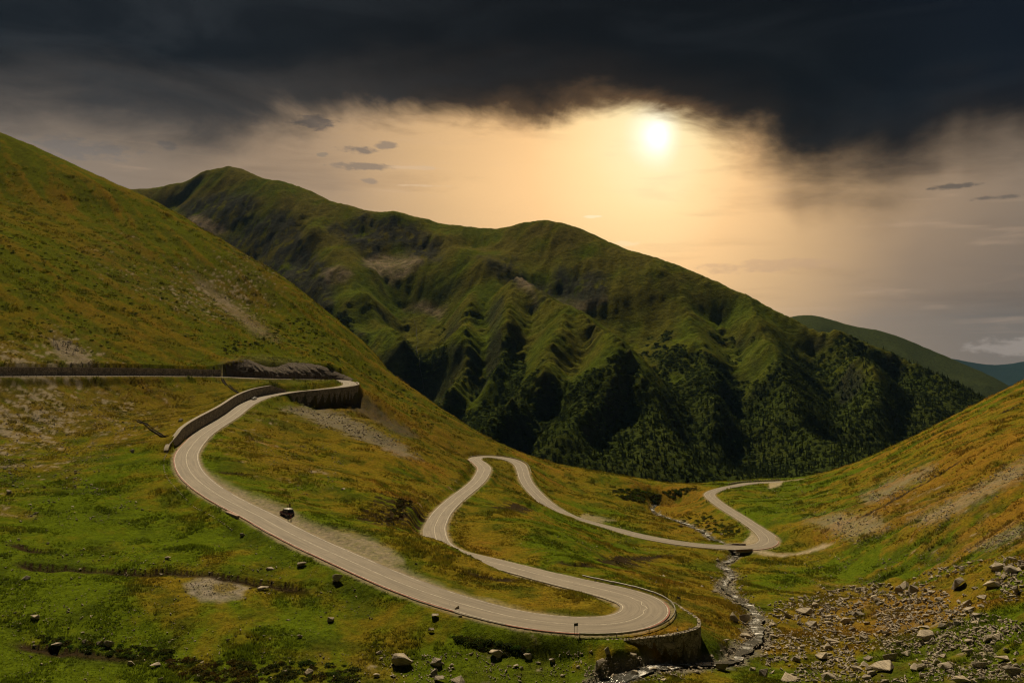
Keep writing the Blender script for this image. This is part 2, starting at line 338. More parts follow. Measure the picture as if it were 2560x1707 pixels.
def near_line(L, rad):
    """distance to a polyline and index of its nearest sample, for grid vertices within rad"""
    D = np.full(GX.shape, 1e6); I = np.zeros(GX.shape, np.int32)
    for i, p in enumerate(L):
        R = math.hypot(p[0], p[1]); r0, c0 = gidx(p[0], p[1])
        dr = int(rad / R / (LR[1] - LR[0])) + 2; dc = int(rad / R / (TH[1] - TH[0])) + 2
        a, b, c, d = max(0, int(r0) - dr), min(NR, int(r0) + dr + 1), max(0, int(c0) - dc), min(NC, int(c0) + dc + 1)
        if a >= b or c >= d: continue
        q = np.hypot(GX[a:b, c:d] - p[0], GY[a:b, c:d] - p[1]); m = q < D[a:b, c:d]
        D[a:b, c:d][m] = q[m]; I[a:b, c:d][m] = i
    return D, I
# slope field for streaks that run down the fall line
dzr = np.gradient(Z0, LR, axis=0) / R2; dzt = np.gradient(Z0, TH, axis=1) / R2
SGX = dzr * np.sin(T2) + dzt * np.cos(T2); SGY = dzr * np.cos(T2) - dzt * np.sin(T2)
SLOPE = np.hypot(SGX, SGY)
def lic(scale, length, n, k, octv=2, st=2):
    ux = SGX / (SLOPE + .02); uy = SGY / (SLOPE + .02); rows = np.arange(0, NR, st); cols = np.arange(0, NC, st)
    X0 = GX[::st, ::st]; Y0 = GY[::st, ::st]; acc = np.zeros(X0.shape)
    for sg in (1, -1):
        x = X0.copy(); y = Y0.copy()
        for i in range(n):
            acc += fbm(x / scale, y / scale, octv, k)
            r, c = gidx(x, y); ri = r.astype(np.int32); ci = c.astype(np.int32)
            x = x + sg * ux[ri, ci] * length / n; y = y + sg * uy[ri, ci] * length / n
    return upsample(acc / acc.std() * .5, LR[rows], TH[cols])
S1 = lic(2.2, 26, 7, 1); S2 = lic(9.0, 80, 8, 3, 2, 3); S3 = lic(4.6, 60, 8, 5, 2, 2)
# stream line
SP = [(1400,1790),(1470,1725),(1506,1697),(1545,1678),(1580,1672),(1620,1664),(1665,1660),(1740,1656),(1790,1655),(1830,1650),(1846,1637),(1865,1615),(1896,1592),(1901,1580),(1893,1566),(1892,1545),(1879,1520),(1860,1500),(1825,1484),(1812,1468),(1814,1457),(1822,1440),(1825,1427),(1808,1408),(1826,1398),(1847,1384),(1836,1372),(1815,1361),(1793,1350),(1760,1330),(1720,1310),(1680,1296),(1645,1284),(1632,1274),(1634,1268),(1640,1262)]
SDEP = [(1400,118),(1470,124.5)]
def ground_hit(px, py, Zf, lo=30, hi=1200):
    d = np.exp(np.linspace(math.log(lo), math.log(hi), 5000)); x = (px - CX) / F * d; zr = -(py - HZ) / F * d
    zg = sample(Zf, x, d); k = np.where(zg >= zr)[0]
    k = k[0] if len(k) else len(d) - 1
    return np.array([x[k], d[k], zg[k]])
knots = [(1440,122),(1506,129.5),(1580,136),(1650,142),(1740,145),(1830,148)]
sdepth = [113,120,124,126.5,128.3,130.4,132.8,137,140,143.5,149,157,163,168.5,176,187,200,213,231,244,252,272,283,308,322,340,351,362,374,402,440,468,494,514,523,560]
SL3 = np.array([unproj(p[0], p[1], d) for p, d in zip(SP, sdepth)])
sl, su = catmull(SL3, 8); sl, su, ss_ = resample(sl, su, .8)
for k in range(2): sl[:, k] = gsm(sl[:, k], 2)
sl[:, 0] += 1.0 * np.sin(ss_ / 7.0) * .5 + .8 * fbm(ss_ / 5, ss_ * 0, 2, 2)
sl[:, 2] = np.minimum.accumulate(gsm(sl[:, 2], 8))
SDs, SIs = near_line(sl, 24)
# road line lookup
RD, RI = near_line(rd, 40)
dxv = GX - rd[RI, 0]; dyv = GY - rd[RI, 1]
TOFF = dxv * nrm[RI, 0] + dyv * nrm[RI, 1]                       # signed, left positive
RU = ru[RI]; RHW = HW[RI]; RZ = rd[RI, 2]
inr = RD < 39
near_road = np.where(inr, 1 - sst(0, 26, np.clip(abs(TOFF) - RHW, 0, None)), 0.0)
# undulation
steep = sst(.18, .5, SLOPE)
und = 1.5 * fbm(GX / 38, GY / 38, 3, 0) + .75 * fbm(GX / 13, GY / 13, 3, 2) + .35 * (ridged(GX / 5, GY / 5, 3, 1) - .5) + .16 * fbm(GX / 1.7, GY / 1.7, 2, 4)
und += steep * (.7 * S2 + .35 * S1 + .5 * S3) + .08 * S1
und *= sst(20, 60, R2)
und *= (1 - .88 * np.where(inr, 1 - sst(1.5, 16, np.clip(abs(TOFF) - RHW, 0, None)), 0)) * (1 - .6 * (1 - sst(2, 14, SDs)))
Z = Z0 + und
# walls: what they hold back rises (or drops) sharply beside the road
side = np.abs(TOFF) - RHW
def wall_term(u0, u1, sgn, h, off, fall, f=.5):
    t = sgn * TOFF - RHW - off
    return np.where(inr & (t > 0), win(RU, u0, u1, f) * h * np.exp(-np.clip(t, 0, None) / fall), 0) 
ZN = Z.copy()
ZN += wall_term(-2, 3.3, 1, 3.2, 1.6, 22)
ZN += wall_term(3.3, 7.2, 1, 12.5, 1.0, 24, .6)
ZN += wall_term(13.3, 20.6, -1, 4.2, 1.2, 20, .4)
ZN -= wall_term(9.0, 13.6, 1, 7.5, .9, 35, .9)
# bench for road with verge
OFF4 = lambda u: np.interp(u, [39.6, 41, 41.8, 42.6, 43.2, 44, 45], [1.2, 1.7, 3.6, 5.6, 5.0, 2.4, 1.5])
vL = 1.1 + .55 * np.maximum(win(RU, -2, 3.3, .3) * (TOFF > 0), win(RU, 13.3, 20.6, .3) * (TOFF < 0)) + (OFF4(RU) + .25 - 1.1) * win(RU, 39.6, 45.0, .3) * (TOFF < 0)
blend_w = np.where(TOFF > 0, 3.5, 3.5)
wallmask = np.maximum.reduce([win(RU, -2, 3.3, .3) * (TOFF > 0), win(RU, 3.3, 7.2, .3) * (TOFF > 0) * .05, win(RU, 13.3, 20.6, .3) * (TOFF < 0), win(RU, 9.0, 13.6, .3) * (TOFF > 0), win(RU, 40.2, 44.6, .3) * (TOFF < 0)])
blend_w = 3.8 * (1 - wallmask) + .5 * wallmask + 8.0 * win(RU, 3.5, 7.2, .4) * (TOFF > 0)
k = sst(0, 1, (side - vL) / blend_w)
bench = RZ - .22 - .05 * np.clip(side, 0, 3)
BR = 84.55                                                       # the stream passes under the road here
bi = ui(BR)
bdist = np.hypot(GX - rd[bi, 0], GY - rd[bi, 1])
along = dxv * 0 + (GX - rd[bi, 0]) * tan[bi, 0] + (GY - rd[bi, 1]) * tan[bi, 1]
gap = np.where((bdist < 16), 1 - sst(2.2, 3.4, abs(along)), 0)
k = np.maximum(k, gap)
Z = np.where(inr, bench * (1 - k) + ZN * k, Z)
# lay-by flat
def poly_mask(poly, soft, Xp, Yp):
    """soft inside mask of an image polygon, used to author patches of ground cover"""
    P = np.array(poly, float); n = len(P)
    lo = P.min(0) - soft * 1.2; hi = P.max(0) + soft * 1.2; out = np.zeros(Xp.shape)
    sel = (Xp > lo[0]) & (Xp < hi[0]) & (Yp > lo[1]) & (Yp < hi[1]); Xp = Xp[sel]; Yp = Yp[sel]
    ins = np.zeros(Xp.shape, bool); dm = np.full(Xp.shape, 1e9)
    for i in range(n):
        a = P[i]; b = P[(i + 1) % n]
        c = ((a[1] > Yp) != (b[1] > Yp)) & (Xp < (b[0] - a[0]) * (Yp - a[1]) / (b[1] - a[1] + 1e-9) + a[0]); ins ^= c
        ab = b - a; t = np.clip(((Xp - a[0]) * ab[0] + (Yp - a[1]) * ab[1]) / (ab @ ab), 0, 1)
        dm = np.minimum(dm, np.hypot(Xp - a[0] - t * ab[0], Yp - a[1] - t * ab[1]))
    out[sel] = sst(-soft, soft, np.where(ins, dm, -dm)); return out
# stream channel
sz = sl[SIs, 2]; chan = np.where(SDs < 23, 1 - sst(1.0, 3.6, SDs + .9 * fbm(GX / 3, GY / 3, 2, 3)), 0) * (1 - .0 * gap)
Z = np.where(SDs < 23, Z * (1 - chan) + np.minimum(Z, sz - .45) * chan, Z)
wide = np.where(SDs < 23, 1 - sst(2.5, 11, SDs), 0) * (1 - near_road * (1 - gap))
Z -= wide * .5
# small turf scarps across the meadow
def scarp(pl, depth, width):
    global Z
    L = np.array([ground_hit(px, py, Z) for px, py in pl]); q, u, s = resample(L, np.arange(len(L)), .6)
    q[:, 0] += .8 * fbm(s / 4, s * 0, 3, 1); q[:, 1] += 1.2 * fbm(s / 5, s * 0 + 3, 3, 2)
    D, I = near_line(q, 12); amp = .35 + .65 * np.clip(.5 + 1.5 * fbm(s / 11, s * 0, 2, 5), 0, 1); amp *= sst(0, 10, s) * sst(0, 10, s[-1] - s)
    toward = (q[I, 1] - GY)
    m = np.where(D < 11, amp[I], 0)
    Z -= np.where((D < 11) & (toward > 0), m * depth * np.exp(-np.clip(toward, 0, None) / width), 0)
    return D, m, toward
sc_fields = [scarp([(10,1404),(90,1410),(160,1412),(240,1420),(300,1424),(360,1428),(420,1424),(470,1430),(530,1432),(580,1440),(640,1450),(700,1457),(760,1470),(800,1480)], 2.3, 2.6),
             scarp([(0,1352),(60,1364),(110,1375),(165,1382)], 1.2, 2.0), scarp([(0,1602),(120,1612),(220,1622),(290,1636),(360,1642),(440,1640)], .9, 3.0),
             scarp([(1480,1398),(1540,1394),(1600,1388),(1680,1380)], .7, 1.5), scarp([(1370,1402),(1430,1408),(1490,1410)], 1.3, 1.6),
             scarp([(1020,1250),(990,1275),(970,1300),(955,1318)], 1.2, 2.5), scarp([(1230,1270),(1300,1255)], .5, 2), scarp([(1140,1420),(1250,1445),(1330,1455)], .5, 2),
             scarp([(520,1178),(600,1182),(640,1186)], .5, 2), scarp([(2140,1300),(2250,1240),(2330,1195),(2420,1140)], .9, 2.2), scarp([(2490,1040),(2560,1000)], 1.4, 4),
             scarp([(1160,1590),(1240,1612),(1320,1622)], 1.0, 3.0)]
# mound right of the far bend
mp = ground_hit(1990, 1340, Z); Z += 2.6 * np.exp(-((GX - mp[0]) ** 2 / 7 ** 2 + (GY - mp[1]) ** 2 / 9 ** 2)) * (1 - near_road * .6)
HQ = lambda x, y: float(sample(Z, x, y))
def hit(px, py): return ground_hit(px, py, Z)

# ------------------------------------------------------------------ ground cover colours
PX, PY = project(GX, np.maximum(GY, 5), Z)
CV = [(100,1450,.05,0),(300,1600,.1,0),(100,1650,.05,0),(500,1550,.4,0),(700,1500,.3,0),(700,1600,.1,0),(900,1550,.38,0),(250,1250,.05,0),(100,1200,.25,.1),(200,1120,.4,.1),(80,1050,.75,.5),(250,1020,.85,.3),(400,1000,1,.2),(450,1020,.95,.1),(520,980,.6,0),(350,1080,.6,.1),(200,1070,.6,.4),(300,1180,.15,0),(400,1230,.4,0),(330,1300,.05,0),
 (560,1050,.2,0),(650,1080,.6,.3),(700,1010,.3,0),(800,1060,.75,.1),(900,1100,.78,0),(750,1130,.6,0),(700,1180,.55,.1),(850,1150,.6,0),(950,1150,.8,0),(1000,1080,.85,0),(900,1230,.35,0),(1000,1230,.5,0),(800,1240,.3,0),(760,1200,.45,.3),(620,1180,.3,0),(650,1230,.12,0),(1050,1280,.6,.2),(850,1310,.3,0),(1000,1340,.3,0),(1100,1400,.45,0),(1200,1480,.6,0),(1400,1500,.8,0),(1500,1520,.65,0),(1000,1400,.35,0),
 (1250,1300,.2,0),(1150,1350,.8,0),(1250,1390,.95,0),(1300,1250,.45,0),(1400,1330,.08,0),(1350,1400,.12,0),(1500,1380,.1,0),(1600,1400,.3,0),(1700,1420,.45,0),(1500,1440,.35,0),(1650,1480,.65,0),(1700,1540,.85,0),(1780,1580,.75,0),(1750,1500,.6,0),(1400,1210,.75,0),(1450,1240,.3,0),(1550,1260,.25,0),(1600,1310,.25,0),(1680,1280,.6,0),(1750,1270,.9,0),(1720,1310,.85,0),(1480,1300,.2,0),
 (1900,1260,.1,0),(1850,1230,.2,0),(1950,1300,.12,0),(2000,1250,.2,0),(2100,1250,.45,0),(1990,1350,.7,0),(1950,1420,.3,0),(2100,1380,.2,0),(2200,1420,.1,0),(2500,1400,.0,0),(2300,1350,.45,.1),(2400,1300,.85,.1),(2500,1200,.9,0),(2300,1200,.65,0),(2200,1150,.55,0),(2400,1080,.7,0),(2500,1000,.6,0),(2250,1240,.8,.3),(2450,1330,.95,.2),(2540,1250,.95,0),(1950,1500,.3,0),(2100,1520,.85,.2),(2250,1550,.7,.3),(2100,1620,.8,0),(2300,1620,.4,.3),(2500,1550,.35,0),(2400,1680,.3,.2),(2000,1600,.75,0),(1900,1450,.45,0),(1800,1380,.3,0),(2000,1690,.3,0),(1850,1690,.3,0),(1700,1690,.3,0),(1300,1650,.12,.1),(1100,1600,.2,0),(1150,1690,.15,.1),(800,1680,.3,.1),(1450,1610,.15,0),
 (50,400,0.34,0),(200,550,0.44,0),(300,650,0.34,.2),(100,700,0.24,0),(50,800,0.54,0),(250,800,0.64,0),(350,850,0.69,0),(420,880,0.69,0),(500,700,0.29,.3),(600,750,0.34,.6),(450,600,0.29,0),(700,750,0.24,0),(800,820,0.19,0),(900,900,0.29,0),(950,960,0.49,0),(1050,1020,0.69,0),(1000,1000,0.54,0),(150,880,0.34,.5),(650,880,0.14,0),(550,850,0.19,0),(850,900,0.10,0)]
cva = np.array(CV); lp = np.clip(PX, -400, 3000)[::3, ::3]; lq = np.clip(PY, 200, 1900)[::3, ::3]
num = np.zeros(lp.shape); nb = np.zeros(lp.shape); den = np.full(lp.shape, 1e-6)
for a, b, c, d in cva:
    w = np.exp(-(((lp - a) / 95) ** 2 + ((lq - b) / 55) ** 2)) + 1e-5 / (1 + ((lp - a) / 200) ** 2 + ((lq - b) / 120) ** 2)
    num += w * c; nb += w * d; den += w
dry = upsample(num / den, LR[::3], TH[::3]); brn = upsample(nb / den, LR[::3], TH[::3])
patch = fbm(GX / 17, GY / 17, 4, 3); fine = fbm(GX / 2.6, GY / 2.6, 3, 5); mott = fbm(GX / .9, GY / .9, 2, 1)
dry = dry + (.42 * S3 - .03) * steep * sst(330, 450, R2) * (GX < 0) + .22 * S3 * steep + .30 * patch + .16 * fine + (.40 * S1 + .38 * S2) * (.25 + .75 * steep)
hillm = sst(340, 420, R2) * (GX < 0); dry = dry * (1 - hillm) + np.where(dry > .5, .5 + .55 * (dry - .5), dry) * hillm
brn = brn + .25 * S1 * (brn > .05) + .2 * fine * (brn > .05)
verge = np.where(inr, np.exp(-np.clip(side - 1, 0, None) / 3.0), 0)
dry = dry - .18 * verge
C = lambda *c: np.array(c)
GREEN, DGREEN, OLIVE, ORANGE, BROWN = C(.072, .100, .006), C(.040, .056, .006), C(.138, .105, .010), C(.180, .104, .014), C(.085, .058, .022)
SCREE, GRAVEL, SOIL, BEDR = C(.23, .195, .15), C(.30, .25, .185), C(.032, .023, .012), C(.105, .088, .068)
def lerp(a, b, t): return a * (1 - t[..., None]) + b * t[..., None]
col = lerp(np.broadcast_to(GREEN, GX.shape + (3,)), OLIVE, sst(.12, .55, dry)); col = lerp(col, ORANGE, sst(.55, 1.05, dry))
dk = np.clip(.5 + 1.1 * fbm(GX / 6, GY / 6, 4, 2) + (.5 * S1 - .6 * S3) * steep, 0, 1)
col = lerp(col, DGREEN, .7 * sst(.5, .95, dk) * (1 - .5 * sst(.6, 1, dry)))
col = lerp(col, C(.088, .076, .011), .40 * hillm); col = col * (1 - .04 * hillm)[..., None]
col = lerp(col, BROWN, np.clip(brn, 0, .8) * .7)
scr = sst(.45, .75, brn + .35 * fine + .3 * mott); col = lerp(col, SCREE, scr * .7)
col = col * (1 + .22 * mott)[..., None]
def paint(poly, soft, c, amt=1.0, nz=.5, nscale=3.0):
    global col
    m = poly_mask(poly, soft, PX + nz * 14 * fbm(GX / nscale, GY / nscale, 3, 4), PY + nz * 10 * fbm(GX / nscale + 7, GY / nscale, 3, 5))
    m = m * (GY < 900) * amt; col = lerp(col, c, m * np.clip(.85 + .5 * fbm(GX / 1.2, GY / 1.2, 3, 2), 0, 1)); return m
# lay-by gravel along the inside of the long straight, bend verge gravel, track, scree tongues
paint([(500,1165),(550,1200),(610,1228),(665,1250),(715,1268),(760,1298),(810,1318),(870,1328),(920,1345),(970,1368),(1005,1395),(1010,1412),(990,1412),(1030,1430),(1110,1465),(1040,1470),(980,1450),(880,1402),(760,1345),(660,1295),(560,1242),(500,1205)], 12, C(.235, .195, .14), .95)
paint([(1040,1445),(1120,1470),(1240,1500),(1330,1525),(1420,1540),(1300,1530),(1180,1505),(1080,1475)], 6, C(.25, .21, .12), .6)
paint([(640,1300),(700,1345),(800,1390),(860,1420),(930,1455),(880,1440),(800,1405),(700,1355),(640,1315)], 5, C(.27, .22, .16), .8)
paint([(1862,1350),(1880,1328),(1893,1338),(1902,1352),(1895,1362),(1870,1366),(1858,1362)], 5, GRAVEL, .95)
paint([(1872,1374),(1900,1372),(1940,1384),(1985,1383),(2020,1374),(2060,1360),(2085,1358),(2060,1370),(2015,1384),(1960,1391),(1910,1388),(1880,1380)], 4, GRAVEL, .9, .3)
paint([(1460,1285),(1500,1292),(1540,1300),(1500,1306),(1440,1300)], 5, GRAVEL, .6)
paint([(125,845),(170,850),(235,905),(260,925),(190,915),(140,885)], 8, C(.17, .14, .105), .9, 1.0)
paint([(480,680),(540,720),(620,790),(700,850),(650,845),(560,770),(500,720)], 12, C(.16, .125, .085), .75, 1.2)
paint([(700,1020),(760,1015),(850,1035),(930,1070),(1000,1110),(1060,1150),(1000,1140),(920,1105),(800,1060)], 8, C(.155, .135, .11), .8, 1.1)
paint([(455,1462),(490,1445),(540,1438),(590,1450),(622,1470),(600,1495),(545,1505),(500,1497)], 7, C(.22, .19, .155), .95, .6)
paint([(535,1455),(575,1452),(600,1475),(560,1486),(530,1475)], 6, OLIVE, .8, .8)
paint([(1745,1208),(1790,1200),(1790,1215),(1760,1218)], 4, GRAVEL, .0)
paint([(1925,1205),(1958,1203),(1950,1215),(1920,1222)], 3, C(.36, .29, .21), .8, .3)
paint([(1490,1660),(1560,1640),(1640,1650),(1620,1680),(1540,1707),(1480,1707)], 8, C(.20, .175, .14), .85, 1.0)
paint([(1790,1455),(1830,1450),(1845,1475),(1820,1490),(1780,1480)], 5, C(.18, .165, .14), .85)
for poly in ([(2150,1240),(2240,1200),(2330,1160),(2330,1180),(2240,1230),(2170,1260)], [(2280,1300),(2420,1230),(2560,1150),(2560,1190),(2430,1260),(2320,1310)], [(2420,1370),(2500,1335),(2560,1310),(2560,1335),(2480,1365)], [(2010,1300),(2100,1285),(2200,1290),(2220,1320),(2130,1345),(2060,1320)]):
    paint(poly, 14, SCREE, .55, 1.6, 2.0)
# bare rock in the road cut and at the wall foot
rock = paint([(530,925),(550,905),(600,890),(660,890),(730,900),(790,915),(850,930),(845,950),(700,955),(545,950)], 7, C(.085, .066, .050), .35, .8)
rock2 = paint([(905,985),(930,1005),(980,1050),(1020,1070),(1050,1095),(1000,1090),(930,1050),(860,1015),(760,1000),(740,990)], 7, BEDR * .6, .85, .9)
rmix = np.maximum(rock, rock2); Z += rmix * (1.3 * (ridged(GX / 7, Z / 5, 3, 2) - .55) + .5 * (ridged(GX / 2.5, GY / 2.5, 2, 3) - .5))
# stream margin cobbles and bed, bare soil on turf scarps
coll = np.where(SDs < 23, 1 - sst(1.0, 2.9, SDs + 2.4 * fbm(GX / 3.5, GY / 3.5, 3, 2)), 0); col = lerp(col, C(.19, .17, .14) * .9, coll * .85)
for D, m, tw in sc_fields: col = lerp(col, SOIL, np.where((D < 8) & (tw > -.2), np.clip(m * 2.6, 0, 1) * (1 - sst(1.2, 2.6, tw)), 0))
edge_g = np.where(inr, (1 - sst(.2, 1.4, side + .5 * fine)), 0); col = lerp(col, C(.24, .19, .13), edge_g * .75)
GCOL = np.clip(col, .004, .6)

m_ground, g = mat_new('turf_and_soil')
at = g.new('ShaderNodeAttribute', attribute_name='gcol').outputs['Color']; pos = g.new('ShaderNodeNewGeometry').outputs['Position']
n1 = g.noise(pos, 1.1, 5, .62); n2 = g.noise(pos, 5.0, 4, .65); n3 = g.noise(pos, .25, 4, .6)
c1 = g.mix(1.0, at, g.ramp(n1, [(.25, (.55, .56, .6)), (.5, (1, 1, 1)), (.78, (1.45, 1.38, 1.2))]), 'MULTIPLY')
c1 = g.mix(1.0, c1, g.ramp(n2, [(.3, (.72, .72, .72)), (.7, (1.25, 1.25, 1.2))]), 'MULTIPLY')
hgt = g.m('ADD', g.m('MULTIPLY', n1, .7), g.m('MULTIPLY', n2, .25))
finish(m_ground, g, c1, 1.0, 0.0, hgt, 1.0, .55)
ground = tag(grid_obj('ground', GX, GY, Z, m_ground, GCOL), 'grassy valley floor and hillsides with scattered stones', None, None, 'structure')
# ------------------------------------------------------------------ the mountain across the valley
SKY = [(245,435,2900),(283,444,2900),(327,468,2850),(370,479,2800),(435,468,2750),(457,455,2700),(500,435,2650),(544,419,2600),(577,419,2600),(631,441,2550),(697,452,2500),(762,473,2450),(805,495,2400),(871,511,2350),(925,528,2300),(1001,531,2250),(1023,539,2250),(1077,564,2220),(1121,563,2230),(1175,568,2220),(1284,564,2150),(1317,557,2130),(1360,555,2100),(1415,571,2050),(1469,593,2000),(1524,613,1950),(1611,637,1900),(1698,662,1850),(1763,696,1800),(1850,735,1750),(1915,767,1700),(1959,784,1680),(2013,805,1650),(2068,822,1620),(2106,818,1600),(2122,833,1590),(2177,854,1560),(2242,876,1530),(2307,920,1480),(2372,947,1440),(2438,985,1400),(2480,1000,1380),(2700,1100,1330),(100,450,2950),(-150,470,2950)]
MCP = [(715,496,2350),(729,518,2300),(784,570,2150),(828,619,2050),(866,674,1930),(921,729,1800),(980,810,1640),(1010,870,1520),
 (500,540,2330),(600,560,2290),(560,490,2440),(640,640,2150),(640,720,1990),(740,760,1860),(740,640,2080),(820,800,1730),(870,850,1610),(930,900,1510),(550,620,2200),(370,565,2450),(300,560,2480),(200,580,2450),(425,525,2540),(100,620,2350),(460,500,2600),
 (980,650,2010),(960,600,2130),(1060,610,2120),(900,580,2190),(990,690,1950),(1000,740,1880),(1020,790,1790),(1040,850,1650),(1055,930,1510),(1060,980,1420),(930,640,2070),
 (1095,590,2130),(1149,620,2020),(1212,647,1900),(1290,692,1750),(1350,722,1650),(1422,752,1540),(1485,788,1440),(1530,824,1350),(1560,845,1300),
 (1150,700,1880),(1100,760,1790),(1200,780,1660),(1150,850,1520),(1250,850,1490),(1350,830,1440),(1130,950,1370),(1250,930,1345),(1400,870,1340),
 (1361,907,1240),(1301,976,1165),(1194,1070,1080),(1330,1000,1195),(1537,897,1220),(1446,1026,1085),(1405,1083,1030),(1270,900,1350),(1200,1000,1230),(1130,1040,1170),
 (1100,1120,1050),(1200,1130,1020),(1350,1180,970),(1500,1200,940),(1650,1200,940),(1800,1200,940),(1950,1190,960),(2100,1150,985),(2250,1100,1015),(2450,1060,1050),(2700,1150,1000),
 (1300,655,1930),(1400,665,1890),(1500,672,1850),(1300,712,1830),(1400,718,1780),(1500,715,1760),(1250,620,2030),(1200,610,2090),(1450,745,1720),(1560,800,1620),(1640,880,1450),(1700,930,1345),(1600,720,1760),(1700,760,1720),
 (1905,791,1620),(1925,850,1490),(1960,900,1390),(2000,1000,1230),(1840,830,1590),(1842,900,1475),(1850,980,1350),(1870,1080,1160),(1760,850,1530),(1780,940,1380),(1620,1000,1180),(1750,1010,1230),(1560,1000,1140),(1680,1080,1080),
 (2140,880,1440),(2180,905,1390),(2220,980,1270),(2050,880,1530),(2090,960,1400),(2100,1060,1190),(2300,1010,1270),(1900,1120,1090),(1300,1080,1090)]
mp_ = [unproj(*c) for c in SKY + MCP]
for px, py, d in SKY[::3]:
    p = unproj(px, py, d); q = p * (1 + 260 / d); q[2] = p[2] - 70; mp_.append(q); q = p * (1 + 600 / d); q[2] = p[2] - 260; mp_.append(q)
for px in range(-300, 2900, 400): mp_.append(np.array([(px - CX) / F * 840, 840, -235.0]))
mp_ = np.array(mp_)
MW = warp(mp_[:, 0], mp_[:, 1]) * np.array([1.0, 1.6]); mw = tps_fit(MW, mp_[:, 2], 1e-6)
CELL = 5.0
ex = np.arange(-1700, 1650, CELL); ey = np.arange(760, 3100, CELL); EX, EY = np.meshgrid(ex, ey)
ex2 = np.arange(-1700, 1700, 17.); ey2 = np.arange(760, 3120, 17.); a, b = np.meshgrid(ex2, ey2)
zz = tps_eval(MW, mw, warp(a.ravel(), b.ravel()) * np.array([1.0, 1.6])).reshape(a.shape)
def up2(f, xs, ys, X, Y):
    c = np.clip((X - xs[0]) / (xs[1] - xs[0]), 0, len(xs) - 1.001); r = np.clip((Y - ys[0]) / (ys[1] - ys[0]), 0, len(ys) - 1.001)
    ci = c.astype(int); ri = r.astype(int); fc = c - ci; fr = r - ri
    return (f[ri, ci] * (1 - fc) + f[ri, ci + 1] * fc) * (1 - fr) + (f[ri + 1, ci] * (1 - fc) + f[ri + 1, ci + 1] * fc) * fr
MZ = up2(zz, ex2, ey2, EX, EY); MBASE = MZ.copy()
RIDL = [[c for c in SKY if 245 <= c[0] <= 2480][:],
 [(697,452,2500),(715,496,2350),(729,518,2300),(784,570,2150),(828,619,2050),(866,674,1930),(921,729,1800),(980,810,1640),(1010,870,1520)],
 [(1077,564,2220),(1095,590,2130),(1149,620,2020),(1212,647,1900),(1290,692,1750),(1350,722,1650),(1422,752,1540),(1485,788,1440),(1530,824,1350),(1560,845,1300)],
 [(1422,752,1540),(1390,830,1390),(1361,907,1240),(1301,976,1165),(1194,1070,1080)], [(1560,845,1300),(1537,897,1220),(1446,1026,1085),(1405,1083,1030)],
 [(1560,845,1300),(1620,920,1220),(1660,1000,1150),(1690,1080,1080)], [(1850,735,1750),(1905,791,1620),(1925,850,1490),(1960,900,1390),(2000,1000,1230),(2030,1080,1130)],
 [(2106,818,1600),(2140,880,1440),(2180,905,1390),(2220,980,1270)], [(1611,637,1900),(1700,720,1760),(1740,800,1610),(1770,860,1500),(1790,940,1380),(1790,1040,1210)],
 [(1212,647,1900),(1180,720,1800),(1160,800,1620),(1170,880,1470),(1130,960,1360)], [(1290,692,1750),(1270,760,1640),(1260,830,1510),(1240,900,1390)],
 [(715,496,2350),(690,560,2290),(680,640,2130),(720,720,1940)], [(828,619,2050),(800,690,1950),(810,770,1780)], [(866,674,1930),(870,760,1760),(900,830,1640)]]
VALL = [[(965,650,2020),(1000,740,1880),(1040,850,1650),(1055,930,1510),(1060,980,1420),(1090,1080,1180)], [(500,540,2340),(600,580,2270),(640,680,2080),(760,800,1800),(900,900,1560),(1030,990,1400)],
 [(1215,740,1760),(1210,850,1510),(1190,930,1400),(1100,1020,1260)], [(1330,760,1620),(1310,850,1470),(1270,900,1350),(1200,1000,1230),(1130,1060,1140)], [(1470,830,1430),(1440,900,1310),(1370,1000,1190),(1310,1080,1090)],
 [(1580,930,1260),(1540,1010,1170),(1500,1100,1070)], [(1320,712,1830),(1450,745,1720),(1560,800,1620),(1650,880,1450),(1720,960,1310),(1740,1060,1130)], [(1800,780,1700),(1840,830,1590),(1842,900,1475),(1850,980,1350),(1870,1080,1160)],
 [(2030,840,1600),(2050,880,1530),(2090,960,1400),(2100,1060,1190)], [(2230,900,1500),(2280,980,1370),(2260,1060,1180)], [(760,560,2240),(750,640,2110),(760,720,1950)], [(1090,640,2080),(1100,760,1790),(1090,860,1620)]]
def line_dist(lines, X, Y):
    P = []
    for L in lines:
        l3 = np.array([unproj(*c)[:2] for c in L]); q, _, _ = resample(l3, np.arange(len(l3)), 22.); q = q + 9 * np.stack([fbm(q[:, 0] / 60, q[:, 1] / 60, 2, 1), fbm(q[:, 0] / 60, q[:, 1] / 60, 2, 4)], -1); P.append(q)
    P = np.vstack(P).astype(np.float32); D = np.full(X.size, 1e9, np.float32); x = X.ravel().astype(np.float32); y = Y.ravel().astype(np.float32)
    for p in P: np.minimum(D, (x - p[0]) ** 2 + (y - p[1]) ** 2, out=D)
    return np.sqrt(D).reshape(X.shape)
hx, hy = np.meshgrid(ex[::2], ey[::2]); dr_ = line_dist(RIDL, hx, hy); dv_ = line_dist(VALL, hx, hy)
crease = (dv_ / (dr_ + dv_ + 1)) - 1
crease *= 1 - sst(180, 420, np.minimum(dr_, dv_)); bk = 1 - sst(-.02, .02, 0 * hx)
MZ = MZ + 60 * (1 - .66 * sst(70, 200, MZ)) * up2(crease, ex[::2], ey[::2], EX, EY)
MZ = MZ + 9 * fbm(EX / 170, EY / 170, 5, 1, .55) + 5 * (ridged(EX / 80, EY / 80, 4, 2) - .55)
